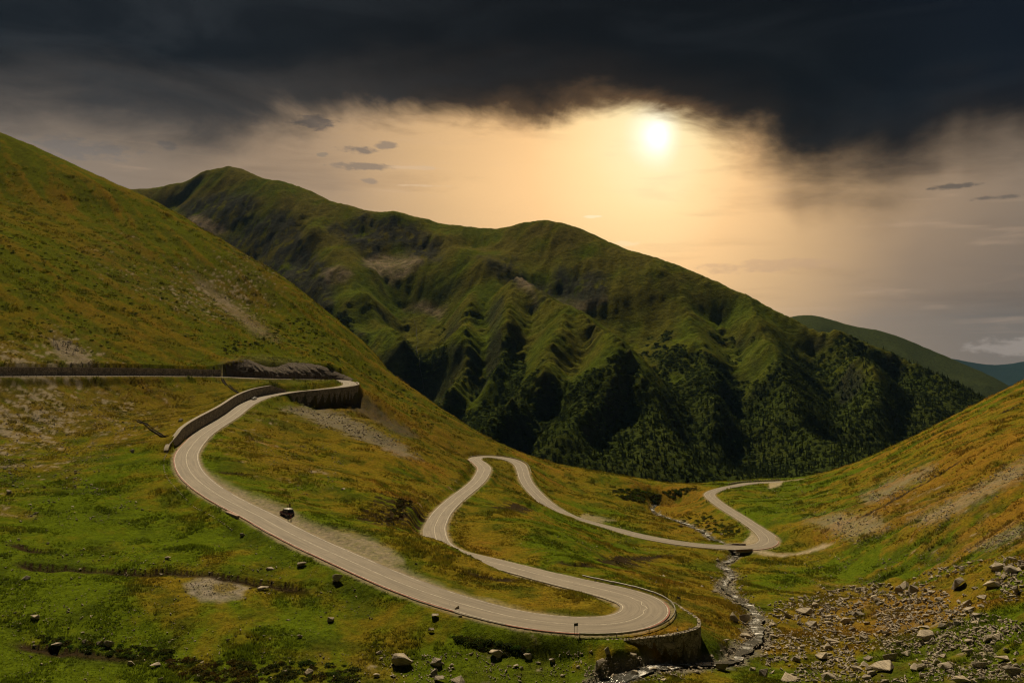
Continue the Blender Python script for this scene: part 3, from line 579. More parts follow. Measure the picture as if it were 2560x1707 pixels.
def mlic(H, scale, length, n, k):
    gx = np.gradient(H, axis=1); gy = np.gradient(H, axis=0); L = np.hypot(gx, gy) + .05; gx /= L; gy /= L; acc = np.zeros(H.shape); h, w = H.shape
    I0, J0 = np.mgrid[0:h, 0:w].astype(float)
    for sg in (1, -1):
        i = I0.copy(); j = J0.copy()
        for s in range(n):
            ii = np.clip(i, 0, h - 1).astype(int); jj = np.clip(j, 0, w - 1).astype(int); acc += vnoise(jj * CELL / scale, ii * CELL / scale, k) - .5
            i = i + sg * gy[ii, jj] * length / n / CELL; j = j + sg * gx[ii, jj] * length / n / CELL
    return acc / acc.std()
def blur(a, n=1):
    for _ in range(n):
        a = (np.roll(a, 1, 0) + np.roll(a, -1, 0) + 2 * a) / 4; a = (np.roll(a, 1, 1) + np.roll(a, -1, 1) + 2 * a) / 4
    return a
def erode(H, n, steps, rounds, seed):
    rg = np.random.default_rng(seed); h, w = H.shape; INC = np.zeros_like(H)
    for _ in range(rounds):
        x = rg.uniform(2, w - 3, n); y = rg.uniform(2, h - 3, n); vx = np.zeros(n); vy = np.zeros(n); sed = np.zeros(n); wat = np.ones(n); spd = np.ones(n)
        gx = np.gradient(H, axis=1) / CELL; gy = np.gradient(H, axis=0) / CELL
        dep = np.zeros_like(H)
        for s in range(steps):
            xi = x.astype(int); yi = y.astype(int); gx_ = gx[yi, xi]; gy_ = gy[yi, xi]
            vx = vx * .35 - gx_ * .65; vy = vy * .35 - gy_ * .65; L = np.hypot(vx, vy) + 1e-6
            sl_ = np.hypot(gx_, gy_)
            x = np.clip(x + vx / L, 2, w - 3); y = np.clip(y + vy / L, 2, h - 3)
            cap = np.clip(sl_ - .08, 0, 1.2) * wat * 2.2
            d = (cap - sed) * .16; sed += d; wat *= .985
            np.add.at(dep, (yi, xi), -d)
        H = H + np.clip(blur(dep, 1), -9, 5) * .9; INC += dep
    return H, INC
sm = blur(MZ, 6)
L1 = mlic(sm, 38., 170, 8, 1); L2 = mlic(sm, 15., 70, 6, 3)
msk = sst(.15, .5, np.hypot(np.gradient(sm, CELL, axis=1), np.gradient(sm, CELL, axis=0)))
MZ = MZ + msk * (-3.2 * np.abs(L1) + 2 + 1.3 * L2)
MZ, INC = erode(MZ, 22000, 50, 4, 3)
msl = np.hypot(np.gradient(MZ, CELL, axis=1), np.gradient(MZ, CELL, axis=0))
# polar tessellation
MNC, MNR = 820, 430
mth = np.radians(np.linspace(-36, 40, MNC)); mlr = np.linspace(math.log(880), math.log(3050), MNR)
MT, MR = np.meshgrid(mth, np.exp(mlr)); MX = MR * np.sin(MT); MY = MR * np.cos(MT)
MZZ = up2(MZ, ex, ey, MX, MY); MB = up2(MBASE, ex, ey, MX, MY); MS = up2(blur(msl, 1), ex, ey, MX, MY); ML = up2(L1, ex, ey, MX, MY)
MPX, MPY = project(MX, MY, MB)
def mm(poly, soft=14, nz=22): return poly_mask(poly, soft, MPX + nz * fbm(MX / 45, MY / 45, 4, 4), MPY + nz * .7 * fbm(MX / 45 + 9, MZZ / 30, 4, 5))
cliff = np.zeros(MX.shape)
for p in ([(440,505),(520,480),(640,470),(640,545),(560,555),(470,540)], [(540,590),(640,540),(720,520),(770,600),(830,680),(830,740),(760,790),(700,760),(600,650)], [(820,560),(900,535),(1000,540),(1090,590),(1110,640),(1050,645),(960,590),(930,660),(860,600)],
          [(1200,640),(1290,640),(1300,680),(1380,690),(1380,720),(1300,715),(1230,670)], [(1380,668),(1450,672),(1535,680),(1530,708),(1450,728),(1390,715)], [(780,860),(900,820),(930,870),(870,900)], [(1000,560),(1070,580),(1090,630),(1030,640)]):
    cliff = np.maximum(cliff, mm(p))
rib = ridged(MX / 26, MY / 60, 3, 2)
MZZ = MZZ + cliff * (9 * (rib - .5) + 4 * fbm(MX / 13, MZZ / 22, 3, 3)) + 2.2 * (ridged(MX / 30, MY / 30, 4, 1) - .5) + .8 * fbm(MX / 9, MY / 9, 3, 2)
scree = np.zeros(MX.shape)
for p in ([(455,545),(490,525),(560,545),(570,560),(520,575),(480,570)], [(905,640),(960,625),(1060,640),(1040,665),(990,690),(940,665)], [(795,680),(840,660),(880,680),(860,700),(820,705)], [(1290,690),(1330,705),(1340,725),(1300,715)], [(1010,730),(1060,720),(1120,730),(1100,745)], [(1370,715),(1460,722),(1520,712),(1460,735)]):
    scree = np.maximum(scree, mm(p, 9, 10))
conc = blur((MZZ - blur(MZZ, 6)), 1)
up_ = sst(60, 330, MZZ)
MG, MOL, MBR, MSH, MCL, MSC = C(.060, .080, .009), C(.090, .086, .014), C(.090, .070, .024), C(.028, .040, .010), C(.034, .034, .030), C(.19, .15, .105)
mn = fbm(MX / 60, MY / 60, 5, 3); mf = fbm(MX / 14, MY / 14, 4, 2)
mc = lerp(np.broadcast_to(MG, MX.shape + (3,)), MOL, sst(.0, .9, .45 + .8 * mn + .25 * conc / 3 + .25 * up_)); mc = lerp(mc, MBR, up_ * .5 * sst(-.3, .5, mn + .3 * mf))
mc = lerp(mc, C(.072, .095, .008), .55 * sst(.25, .6, fbm(MX / 95, MY / 95, 3, 5) + .25 * mf) * (1 - up_))
# shrub belt: lower slopes, hollows first
belt = sst(.35, .65, .62 - (MB + 40) / 190 - conc * .06 + .10 * (np.abs(ML) < .5)  + .55 * mn + .25 * mf + .5 * (sst(1300, 1800, MPX) - .5) * .4)
for p in ([(560,640),(760,640),(900,820),(980,960),(900,960),(700,760)], [(1020,810),(1100,830),(1090,960),(1030,960)], [(1230,830),(1300,830),(1330,900),(1250,960),(1180,920)], [(1420,860),(1560,850),(1700,1000),(1600,1150),(1300,1150),(1150,1100),(1300,960)], [(1760,870),(1830,860),(1900,1000),(1850,1100),(1700,1050)], [(1950,800),(2060,860),(2050,980),(1960,960)], [(2110,830),(2300,900),(2450,1000),(2250,1080),(2000,1150),(2080,960)]):
    belt = np.maximum(belt, .92 * mm(p, 30, 60))
belt *= 1 - cliff
for p in ([(1150,860),(1200,830),(1240,850),(1180,900),(1120,960),(1090,950)], [(1480,800),(1560,850),(1520,880),(1450,850)], [(1860,830),(1930,810),(1930,880),(1870,930),(1850,900)], [(2130,880),(2190,900),(2170,960),(2140,940)], [(1330,790),(1440,790),(1500,840),(1380,880),(1310,850)]):
    belt *= 1 - .85 * mm(p, 25, 40)
mc = lerp(mc, MSH, belt * .85)
ck = np.maximum(cliff * .92 * sst(.15, .5, .5 + .9 * mf + .5 * (rib - .5)), sst(1.25, 1.7, MS) * .6); mc = lerp(mc, MCL, ck * np.clip(.85 + .8 * (rib - .5), 0, 1))
mc = lerp(mc, MSC, scree * np.clip(.75 + .6 * mf, 0, 1))
mc = mc * (1 + .25 * mf)[..., None]
m_mtn, g = mat_new('alpine_slope')
at = g.new('ShaderNodeAttribute', attribute_name='gcol').outputs['Color']; pos = g.new('ShaderNodeNewGeometry').outputs['Position']
n1 = g.noise(pos, .11, 6, .65); n2 = g.noise(pos, .5, 4, .65)
c1 = g.mix(1.0, at, g.ramp(n1, [(.28, (.6, .6, .62)), (.5, (1, 1, 1)), (.75, (1.4, 1.38, 1.2))]), 'MULTIPLY')
c1 = g.mix(1.0, c1, g.ramp(n2, [(.3, (.7, .7, .7)), (.7, (1.3, 1.3, 1.25))]), 'MULTIPLY')
finish(m_mtn, g, c1, 1.0, 0.0, g.m('ADD', n1, g.m('MULTIPLY', n2, .3)), 1.0, 5.0)
mountain = tag(grid_obj('mountain', MX, MY, MZZ, m_mtn, np.clip(mc, .003, .5)), 'dark green mountain with cliffs and spurs across the valley', None, None, 'structure')

# farther ridges on the right
def far_ridge(name, sky, d_front, d_back, zlow, c_top, c_low, label, nz, seed, ncol=420, nrow=90):
    az = np.array([math.atan((p[0] - CX) / F) for p in sky]); el = np.array([(HZ - p[1]) / F * math.cos(math.atan((p[0] - CX) / F)) for p in sky])
    th = np.linspace(az[0], az[-1], ncol); crest = np.interp(th, az, el); crest = gsm(crest, 6)
    t = np.linspace(0, 1.25, nrow); T, TT = np.meshgrid(th, t)
    R = d_front + (d_back - d_front) * TT; X = R * np.sin(T); Y = R * np.cos(T); zc = crest[None] * d_back
    prof = np.where(TT < 1, TT ** .85, 1 - (TT - 1) * 1.6)
    Zr = zlow + (zc - zlow) * prof + nz * (fbm(X / (nz * 11), Y / (nz * 11), 5, seed) + (ridged(X / (nz * 7), Y / (nz * 7), 4, seed + 1) - .55)) * np.sin(np.clip(TT, 0, 1) * math.pi) ** .7
    Zr = Zr + nz * .05 * fbm(X / (nz * .6), Y / (nz * .6), 3, seed)
    w = np.clip((Zr - zlow) / (zc - zlow + 1), 0, 1); fz = sst(.55, .75, w + .22 * fbm(X / (nz * 9), Y / (nz * 9), 4, 3))
    return tag(grid_obj(name, X, Y, Zr, m_mtn, lerp(np.broadcast_to(c_low, X.shape + (3,)), c_top, fz)), label, None, None, 'structure')
far_ridge('far_ridge', [(1700,760),(1850,752),(1960,795),(2013,786),(2050,790),(2122,812),(2200,826),(2242,838),(2330,875),(2400,905),(2480,940),(2560,985),(2800,1060)], 2500, 3800, -420, C(.040, .050, .016), C(.010, .018, .012), 'rounded grassy ridge behind the mountain', 34, 2)
far_ridge('far_hills', [(2200,900),(2300,915),(2373,894),(2420,904),(2470,912),(2520,910),(2560,903),(2700,890),(2900,905)], 7500, 11500, -900, C(.012, .022, .02), C(.009, .016, .014), 'distant blue wooded hills at the right edge', 90, 4, 300, 70)

# the air between here and the far hills
def build_haze():
    m = bpy.data.materials.new('air'); m.use_nodes = True; nt = m.node_tree; nt.nodes.clear()
    o = nt.nodes.new('ShaderNodeOutputMaterial'); v = nt.nodes.new('ShaderNodeVolumePrincipled')
    v.inputs['Color'].default_value = (.28, .58, 1.0, 1); v.inputs['Density'].default_value = 1.0e-5; v.inputs['Anisotropy'].default_value = 0.0
    nt.links.new(v.outputs[0], o.inputs['Volume'])
    x0, x1, y0, y1, z0, z1 = -16000, 16000, -3000, 17000, -1200, 640
    V = [(x, y, z) for z in (z0, z1) for y in (y0, y1) for x in (x0, x1)]
    h = mesh_obj('haze', V, [(0, 2, 3, 1), (4, 5, 7, 6), (0, 1, 5, 4), (2, 6, 7, 3), (0, 4, 6, 2), (1, 3, 7, 5)], m)
    tag(h, 'thin bluish air over the whole valley', None, None, 'stuff')
build_haze()
# ------------------------------------------------------------------ road and its paint
m_road, g = mat_new('worn_asphalt')
pos = g.new('ShaderNodeNewGeometry').outputs['Position']; off = g.new('ShaderNodeAttribute', attribute_name='off').outputs['Fac']; lon = g.new('ShaderNodeAttribute', attribute_name='lon').outputs['Fac']
n1 = g.noise(pos, .35, 5, .6); n2 = g.noise(pos, 6, 4, .65); n3 = g.noise(g.xyz(g.m('MULTIPLY', off, 1.4), g.m('MULTIPLY', lon, .045), 0.0), 1.6, 5, .62, .3)
cr = g.mix(n1, (.140, .117, .089), (.222, .186, .141)); cr = g.mix(g.m('MULTIPLY', g.step(n3, .42, .68), .55), cr, (.265, .222, .168))
cr = g.mix(g.m('MULTIPLY', g.step(n3, .50, .30), .45), cr, (.12, .102, .082))
patch_ = g.step(g.noise(g.xyz(g.m('MULTIPLY', off, .5), g.m('MULTIPLY', lon, .11), 3.0), 1.0, 3, .5, .2), .66, .70); cr = g.mix(g.m('MULTIPLY', patch_, .5), cr, (.15, .128, .10))
wv = g.new('ShaderNodeTexVoronoi', feature='DISTANCE_TO_EDGE'); g.put(wv.inputs['Vector'], g.xyz(g.m('ADD', off, g.m('MULTIPLY', n1, 1.5)), g.m('MULTIPLY', lon, .35), 0.0)); wv.inputs['Scale'].default_value = .5
crack = g.m('MULTIPLY', g.step(wv.outputs[0], .022, .004), g.step(n1, .5, .62)); cr = g.mix(g.m('MULTIPLY', crack, .55), cr, (.10, .085, .068))
cr = g.mix(1.0, cr, g.ramp(n2, [(.3, (.86, .86, .86)), (.7, (1.12, 1.12, 1.12))]), 'MULTIPLY')
finish(m_road, g, cr, .85, .25, n2, .25, .02)
m_line, g = mat_new('road_paint'); pos = g.new('ShaderNodeNewGeometry').outputs['Position']; n1 = g.noise(pos, 1.3, 5, .7); n2 = g.noise(pos, 9, 3, .7)
finish(m_line, g, g.mix(g.step(g.m('ADD', n1, g.m('MULTIPLY', n2, .3)), .56, .78), (.50, .44, .345), (.23, .193, .145)), .7, .3, n2, .1, .01)
m_red = simple_mat('red_chip_edge', (.26, .115, .085), .9, .2, .3, 1.2)
def ribbon(name, i0, i1, offs, dz, mat, parent=None, attrs=True, skirt=0.0):
    idx = np.arange(i0, i1); rows = []
    L = [(o, z) for o, z in zip(offs, dz)]
    V = []; A = []; B = []
    for i in idx:
        for o, z in L:
            oo = o(i) if callable(o) else o
            V.append((rd[i, 0] + nrm[i, 0] * oo, rd[i, 1] + nrm[i, 1] * oo, rd[i, 2] + z)); A.append(oo); B.append(rs[i])
    n = len(L); Fc = [(r * n + c, r * n + c + 1, (r + 1) * n + c + 1, (r + 1) * n + c) for r in range(len(idx) - 1) for c in range(n - 1)]
    o = mesh_obj(name, V, [f[::-1] for f in Fc], mat, parent)
    if attrs:
        for k, v in (('off', A), ('lon', B)):
            a = o.data.attributes.new(k, 'FLOAT', 'POINT'); a.data.foreach_set('value', np.array(v, np.float32))
    return o
NRD = len(rd)
wob = .10 * fbm(rs / 9.0, rs * 0, 3, 2) + .16 * fbm(rs / 2.6, rs * 0 + 8, 3, 1)
eL = lambda i: HW[i] + wob[i]; eR = lambda i: -HW[i] - wob[(i + 40) % NRD]
road = tag(ribbon('road', 0, NRD, [lambda i: eR(i) - .02, eR, lambda i: -HW[i] * .5, 0.0, lambda i: HW[i] * .5, eL, lambda i: eL(i) + .02], [-.5, -.04, .02, .045, .02, -.04, -.5], m_road), 'worn two-lane asphalt road winding down the valley', None, None, 'structure')
def runs(mask):
    out = []; i = 0
    while i < len(mask):
        if mask[i]:
            j = i
            while j < len(mask) and mask[j]: j += 1
            if j - i > 3: out.append((i, j))
            i = j
        else: i += 1
    return out
gapn = fbm(rs / 16.0, rs * 0 + 5, 3, 4)
kink = .45 * win(ru, 43.2, 45.6, .5) * np.sin((ru - 43) * 5.5)
for a, b in runs((gapn > -.62)):
    ribbon('centre_line', a, b, [lambda i: -.065 + kink[i], lambda i: .065 + kink[i]], [.056, .056], m_line, road, False)
for sg, nm in ((1, 3), (-1, 5)):
    gp = fbm(rs / 14.0, rs * 0 + nm, 3, nm)
    mask = gp > -.40
    if sg > 0: mask &= ~((ru > 54) & (ru < 57.5))
    for a, b in runs(mask):
        ribbon('edge_line', a, b, [(lambda i, s=sg: s * (HW[i] - .52)), (lambda i, s=sg: s * (HW[i] - .36))], [.012, .008], m_line, road, False)
for a, b, sg in ((ui(19), ui(36), -1), (ui(37), ui(45), -1), (ui(63.5), ui(66), 1), (ui(84.6), ui(88.5), -1)):
    ribbon('red_edge_strip', a, b, [(lambda i, s=sg: s * (HW[i] - .30)), (lambda i, s=sg: s * (HW[i] - .04))], [.004, -.012], m_red, road, False)

# ------------------------------------------------------------------ stream
m_water, g = mat_new('stream_water'); pos = g.new('ShaderNodeNewGeometry').outputs['Position']; n1 = g.noise(pos, .55, 4, .6); n2 = g.noise(pos, 3.5, 4, .65)
n0 = g.noise(pos, .12, 2, .5); foam = g.m('MULTIPLY', g.step(g.m('ADD', n1, g.m('MULTIPLY', n2, .6)), .76, .96), g.step(n0, .40, .58))
finish(m_water, g, g.mix(foam, (.05, .048, .04), (.72, .70, .66)), g.mix(foam, (.12, .12, .12), (.6, .6, .6)), .5, n2, .7, .15)
sw = .95 + .7 * np.clip(fbm(ss_ / 6, ss_ * 0, 3, 1), -.6, 1) + .5 * (su < 5)
stan = np.gradient(sl[:, :2], axis=0); stan /= np.linalg.norm(stan, axis=1)[:, None]; snr = np.stack([-stan[:, 1], stan[:, 0]], -1)
V = []; Fc = []
for i in range(len(sl)):
    for k in (-1, -.5, 0, .5, 1): V.append((sl[i, 0] + snr[i, 0] * k * sw[i], sl[i, 1] + snr[i, 1] * k * sw[i], sl[i, 2] - .22 + .03 * math.sin(i * .37 + k * 2)))
    if i: b = (i - 1) * 5; Fc += [(b + c, b + c + 1, b + c + 6, b + c + 5) for c in range(4)]
tag(mesh_obj('stream', V, [f[::-1] for f in Fc], m_water, None, True), 'narrow rocky mountain stream running under the small bridge', None, None, 'structure')
# thin waterfall stream on the mountain
wf = [(1035,800),(1040,830),(1044,850),(1042,875),(1048,900),(1050,925),(1054,945),(1058,965),(1060,985)]
def mhit(px, py):
    d = np.linspace(900, 2900, 6000); x = (px - CX) / F * d; zr = -(py - HZ) / F * d; th_ = np.arctan2(x, d); lr_ = .5 * np.log(x * x + d * d)
    c = np.clip((th_ - mth[0]) / (mth[1] - mth[0]), 0, MNC - 1.01); r = np.clip((lr_ - mlr[0]) / (mlr[1] - mlr[0]), 0, MNR - 1.01)
    ci = c.astype(int); ri = r.astype(int); fc = c - ci; fr = r - ri
    zg = (MZZ[ri, ci] * (1 - fc) + MZZ[ri, ci + 1] * fc) * (1 - fr) + (MZZ[ri + 1, ci] * (1 - fc) + MZZ[ri + 1, ci + 1] * fc) * fr
    k = np.where(zg >= zr)[0]; k = k[0] if len(k) else -1
    return np.array([x[k], d[k], zg[k]])
wp = np.array([mhit(*p) for p in wf]); wq, _, wss = resample(wp, np.arange(len(wp)), 4.0)
V = []; Fc = []
for i, p in enumerate(wq):
    w = .40 + .35 * float(fbm(np.array(wss[i] / 12), np.array(0.), 2, 3)); jx = 2.5 * float(fbm(np.array(wss[i] / 20), np.array(2.), 2, 1))
    V += [(p[0] - w + jx, p[1] - 1.2, p[2] + 1.3), (p[0] + w + jx, p[1] - 1.2, p[2] + 1.3), (p[0] + w + jx, p[1] + .5, p[2] - 1), (p[0] - w + jx, p[1] + .5, p[2] - 1)]
    if i: b = (i - 1) * 4; Fc += [(b, b + 4, b + 5, b + 1), (b + 1, b + 5, b + 6, b + 2), (b + 3, b, b + 4, b + 7)]
m_fall = simple_mat('falling_water', (.085, .085, .075), 1.0, .0, .3, .2)
tag(mesh_obj('mountain_brook', V, Fc, m_fall), 'thin white brook falling down the mountain ravine', None, None, 'structure')

# ------------------------------------------------------------------ masonry
def stone_mat(name, a, b, sx=1.6, mort=(.05, .045, .038)):
    m, g = mat_new(name); pos = g.new('ShaderNodeNewGeometry').outputs['Position']
    v = g.new('ShaderNodeTexVoronoi', feature='DISTANCE_TO_EDGE'); g.put(v.inputs['Vector'], pos); v.inputs['Scale'].default_value = sx
    v2 = g.new('ShaderNodeTexVoronoi'); g.put(v2.inputs['Vector'], pos); v2.inputs['Scale'].default_value = sx
    n = g.noise(pos, .5, 5, .6); n2 = g.noise(pos, 9, 4, .6); sep = g.new('ShaderNodeSeparateColor'); g.put(sep.inputs[0], v2.outputs['Color'])
    c = g.mix(sep.outputs[0], a, b); c = g.mix(g.step(v.outputs[0], .06, .015), c, mort)
    c = g.mix(1.0, c, g.ramp(n, [(.3, (.6, .6, .58)), (.7, (1.3, 1.28, 1.2))]), 'MULTIPLY')
    return finish(m, g, c, .95, .1, g.m('ADD', g.step(v.outputs[0], .0, .12), g.m('MULTIPLY', n2, .4)), .8, .12)
m_wall = stone_mat('rubble_masonry', (.21, .185, .150), (.37, .325, .262))
m_coping = simple_mat('coping_stone', (.27, .235, .185), .9, .1, .35, 1.4, .5, .06)
m_joint = simple_mat('dark_joint', (.03, .026, .02), 1, 0, .3, 2)
m_conc = simple_mat('old_concrete', (.25, .215, .17), .9, .15, .3, .9, .4, .04)
def path_pts(u0, u1, sgn, off, step):
    i0, i1 = ui(u0), ui(u1); n = max(2, int(round((rs[i1] - rs[i0]) / step)) + 1); q = np.linspace(rs[i0], rs[i1], n); out = []
    for s in q:
        i = int(np.clip(np.searchsorted(rs, s), 0, NRD - 1)); o = sgn * (HW[i] + (off(s, i) if callable(off) else off))
        out.append((rd[i, 0] + nrm[i, 0] * o, rd[i, 1] + nrm[i, 1] * o, rd[i, 2], nrm[i, 0] * sgn, nrm[i, 1] * sgn, s))
    return np.array(out)
def strip_solid(name, P, lo, hi, t0, t1, mat, parent):
    """solid following a path: outward offsets t0..t1, bottoms lo, tops hi"""
    V = []; n = len(P); Fc = []
    for k in range(n):
        for t, z in ((t0, lo[k]), (t0, hi[k]), (t1, hi[k]), (t1, lo[k])): V.append((P[k, 0] + P[k, 3] * t, P[k, 1] + P[k, 4] * t, z))
    for k in range(n - 1):
        b = k * 4
        for c in range(4): Fc.append((b + c, b + (c + 1) % 4, b + 4 + (c + 1) % 4, b + 4 + c))
    Fc += [(0, 3, 2, 1), (n * 4 - 4, n * 4 - 3, n * 4 - 2, n * 4 - 1)]
    o = mesh_obj(name, V, Fc, mat, parent)
    bm = bmesh.new(); bm.from_mesh(o.data); bmesh.ops.recalc_face_normals(bm, faces=bm.faces); bm.to_mesh(o.data); bm.free(); return o
def masonry(name, label, u0, u1, sgn, off, step, per, tops, bots, thick=.8, batter=0, cop=True, cat='wall'):
    P = path_pts(u0, u1, sgn, off, step); root = empty(name, (0, 0, 0)); tag(root, label, cat)
    c = P.mean(0); root.location = (c[0], c[1], 0); P[:, 0] -= c[0]; P[:, 1] -= c[1]
    W = P.copy(); W[:, 0] += c[0]; W[:, 1] += c[1]
    hi = tops(W); lo = bots(W)
    k = 0; n = len(P)
    while k < n - 1:
        e = min(k + per, n - 1)
        if n - 1 - e < 2: e = n - 1
        seg = P[k:e + 1].copy(); d = seg[1, :2] - seg[0, :2]; d /= np.linalg.norm(d); seg[0, :2] += d * .10
        pn = strip_solid('wall_panel', seg, lo[k:e + 1], hi[k:e + 1], 0, thick, m_wall, root)
        if cop: strip_solid('coping', seg, hi[k:e + 1] + .002, hi[k:e + 1] + .22, -.08, thick + .06, m_coping, pn)
        k = e
    return root, W, hi, lo
zq = lambda W, t: sample(Z, W[:, 0] + W[:, 3] * t, W[:, 1] + W[:, 4] * t)
masonry('retaining_wall', 'long dark stone retaining wall above the upper road at far left', -.9, 3.05, 1, .95, 3.0, 7, lambda W: gsm(np.clip(zq(W, 2.0) + .1, W[:, 2] + 2.9, W[:, 2] + 3.9), 3), lambda W: W[:, 2] - .8, thick=1.3)
def t2(W):
    n = len(W); e = np.minimum(1, (np.arange(n)[::-1] + .6) / 9.0) ** .8; s = np.minimum(1, (np.arange(n) + 1.0) / 5.0)
    return W[:, 2] + np.clip(4.7 * e * s, .6, 5)
off2 = lambda s, i: .95 + 1.6 * sst(19.6, 20.8, ru[i])
masonry('retaining_wall', 'grey stone retaining wall curving along the uphill side above the silver car', 13.1, 20.9, -1, off2, 2.4, 9, t2, lambda W: W[:, 2] - .8, thick=1.3)
masonry('retaining_wall', 'tall stone retaining wall under the outer edge of the upper hairpin', 8.2, 14.3, 1, .55, 2.0, 8, lambda W: W[:, 2] + .02, lambda W: np.minimum(zq(W, 1.6), W[:, 2] - .8) - 1.2, thick=.9)
W4root, W4, hi4, lo4 = masonry('retaining_wall', 'dark stone retaining wall below the outer bend in the foreground', 39.6, 45.0, -1, lambda s, i: float(OFF4(ru[i])), 1.1, 6, lambda W: W[:, 2] - .42, lambda W: np.minimum(zq(W, 1.8), W[:, 2] - .9) - 1.0, thick=.7, cop=False)
def rock_mesh(seed, n=16, flat=1.0, bev=.035):
    rg = random.Random(seed); bm = bmesh.new()
    for _ in range(n):
        v = Vector((rg.gauss(0, 1), rg.gauss(0, 1), rg.gauss(0, 1))).normalized() * rg.uniform(.8, 1.0)
        bm.verts.new((v.x * .5, v.y * .5 * rg.uniform(.75, 1), v.z * .5 * flat))
    r = bmesh.ops.convex_hull(bm, input=bm.verts); bmesh.ops.delete(bm, geom=list({e for e in r['geom_interior'] + r['geom_unused'] if isinstance(e, bmesh.types.BMVert)}), context='VERTS')
    if bev: bmesh.ops.bevel(bm, geom=list(bm.edges), offset=bev, segments=1, affect='EDGES', clamp_overlap=True)
    me = bpy.data.meshes.new('rock'); bm.to_mesh(me); bm.free(); return me
def rock_material(name, c0, c1, c2):
    m, g = mat_new(name); pos = g.new('ShaderNodeNewGeometry').outputs['Position']; oi = g.new('ShaderNodeObjectInfo').outputs['Random']
    n1 = g.noise(pos, .9, 6, .62); n2 = g.noise(pos, 4.5, 5, .68); sx = g.new('ShaderNodeSeparateXYZ'); g.put(sx.inputs[0], pos)
    n4 = g.noise(g.xyz(g.m('MULTIPLY', sx.outputs[0], .5), g.m('MULTIPLY', sx.outputs[1], .5), g.m('ADD', g.m('MULTIPLY', sx.outputs[2], 3.5), g.m('MULTIPLY', sx.outputs[0], 1.2))), 1.3, 4, .55, .4)
    c = g.mix(n1, c0, c1); c = g.mix(g.step(n2, .52, .72), c, c2); c = g.mix(g.m('MULTIPLY', g.step(n4, .55, .42), .5), c, tuple(x * .45 for x in c0))
    c = g.mix(1.0, c, g.ramp(oi, [(0, (.72, .72, .74)), (1, (1.2, 1.16, 1.08))]), 'MULTIPLY')
    return finish(m, g, c, .95, .15, g.m('ADD', n2, g.m('MULTIPLY', n4, .9)), .9, .16)
m_rock = rock_material('weathered_gneiss', (.29, .25, .195), (.47, .41, .325), (.20, .175, .135))
m_scree = rock_material('loose_scree', (.28, .245, .195), (.46, .40, .32), (.20, .175, .135))
ROCKS = [rock_mesh(40 + i, 9 + i % 4, [1, .75, .9, .55, .7, .5, .85, .65, .95, .6][i], .018) for i in range(10)]
for me in ROCKS: me.materials.append(m_rock)
# coping stones on the foreground wall, each one loose and uneven
WS = np.r_[0, np.cumsum(np.hypot(np.diff(W4[:, 0]), np.diff(W4[:, 1])))]; s = .2; k = 0; rg = random.Random(8)
while s < WS[-1]:
    w = rg.uniform(.45, .95); x = np.interp(s, WS, W4[:, 0]); y = np.interp(s, WS, W4[:, 1]); z = np.interp(s, WS, hi4); nx = np.interp(s, WS, W4[:, 3]); ny = np.interp(s, WS, W4[:, 4])
    o = bpy.data.objects.new('coping_stone', ROCKS[rg.randrange(10)]); COL.objects.link(o); o.parent = W4root
    o.location = (x + nx * .35 - W4root.location.x, y + ny * .35 - W4root.location.y, z + rg.uniform(.0, .12)); o.rotation_euler = (rg.uniform(-.2, .2), rg.uniform(-.2, .2), math.atan2(ny, nx) + rg.uniform(-.4, .4)); o.scale = (rg.uniform(.6, .9), w, rg.uniform(.35, .6)); s += w * .92

# pale stone edging of the ditch outside the big left bend
ed = empty('stone_edging', (0, 0, 0)); tag(ed, 'pale row of ditch edging stones outside the big left bend', 'kerb')
P = path_pts(20.6, 29.0, -1, lambda s, i: 2.6 + 1.2 * math.sin((s - rs[ui(20.6)]) / 75.0), 1.05); ed.location = (P[0, 0], P[0, 1], P[0, 2]); rg = random.Random(3)
for p in P:
    if rg.random() < .08: continue
    o = bpy.data.objects.new('edging_stone', ROCKS[rg.randrange(10)]); COL.objects.link(o); o.parent = ed
    o.location = (p[0] - P[0, 0], p[1] - P[0, 1], HQ(p[0], p[1]) + .04 - P[0, 2]); o.scale = (.5, rg.uniform(.8, 1.15), .42); o.rotation_euler = (0, 0, math.atan2(p[4], p[3]) + rg.uniform(-.2, .2))

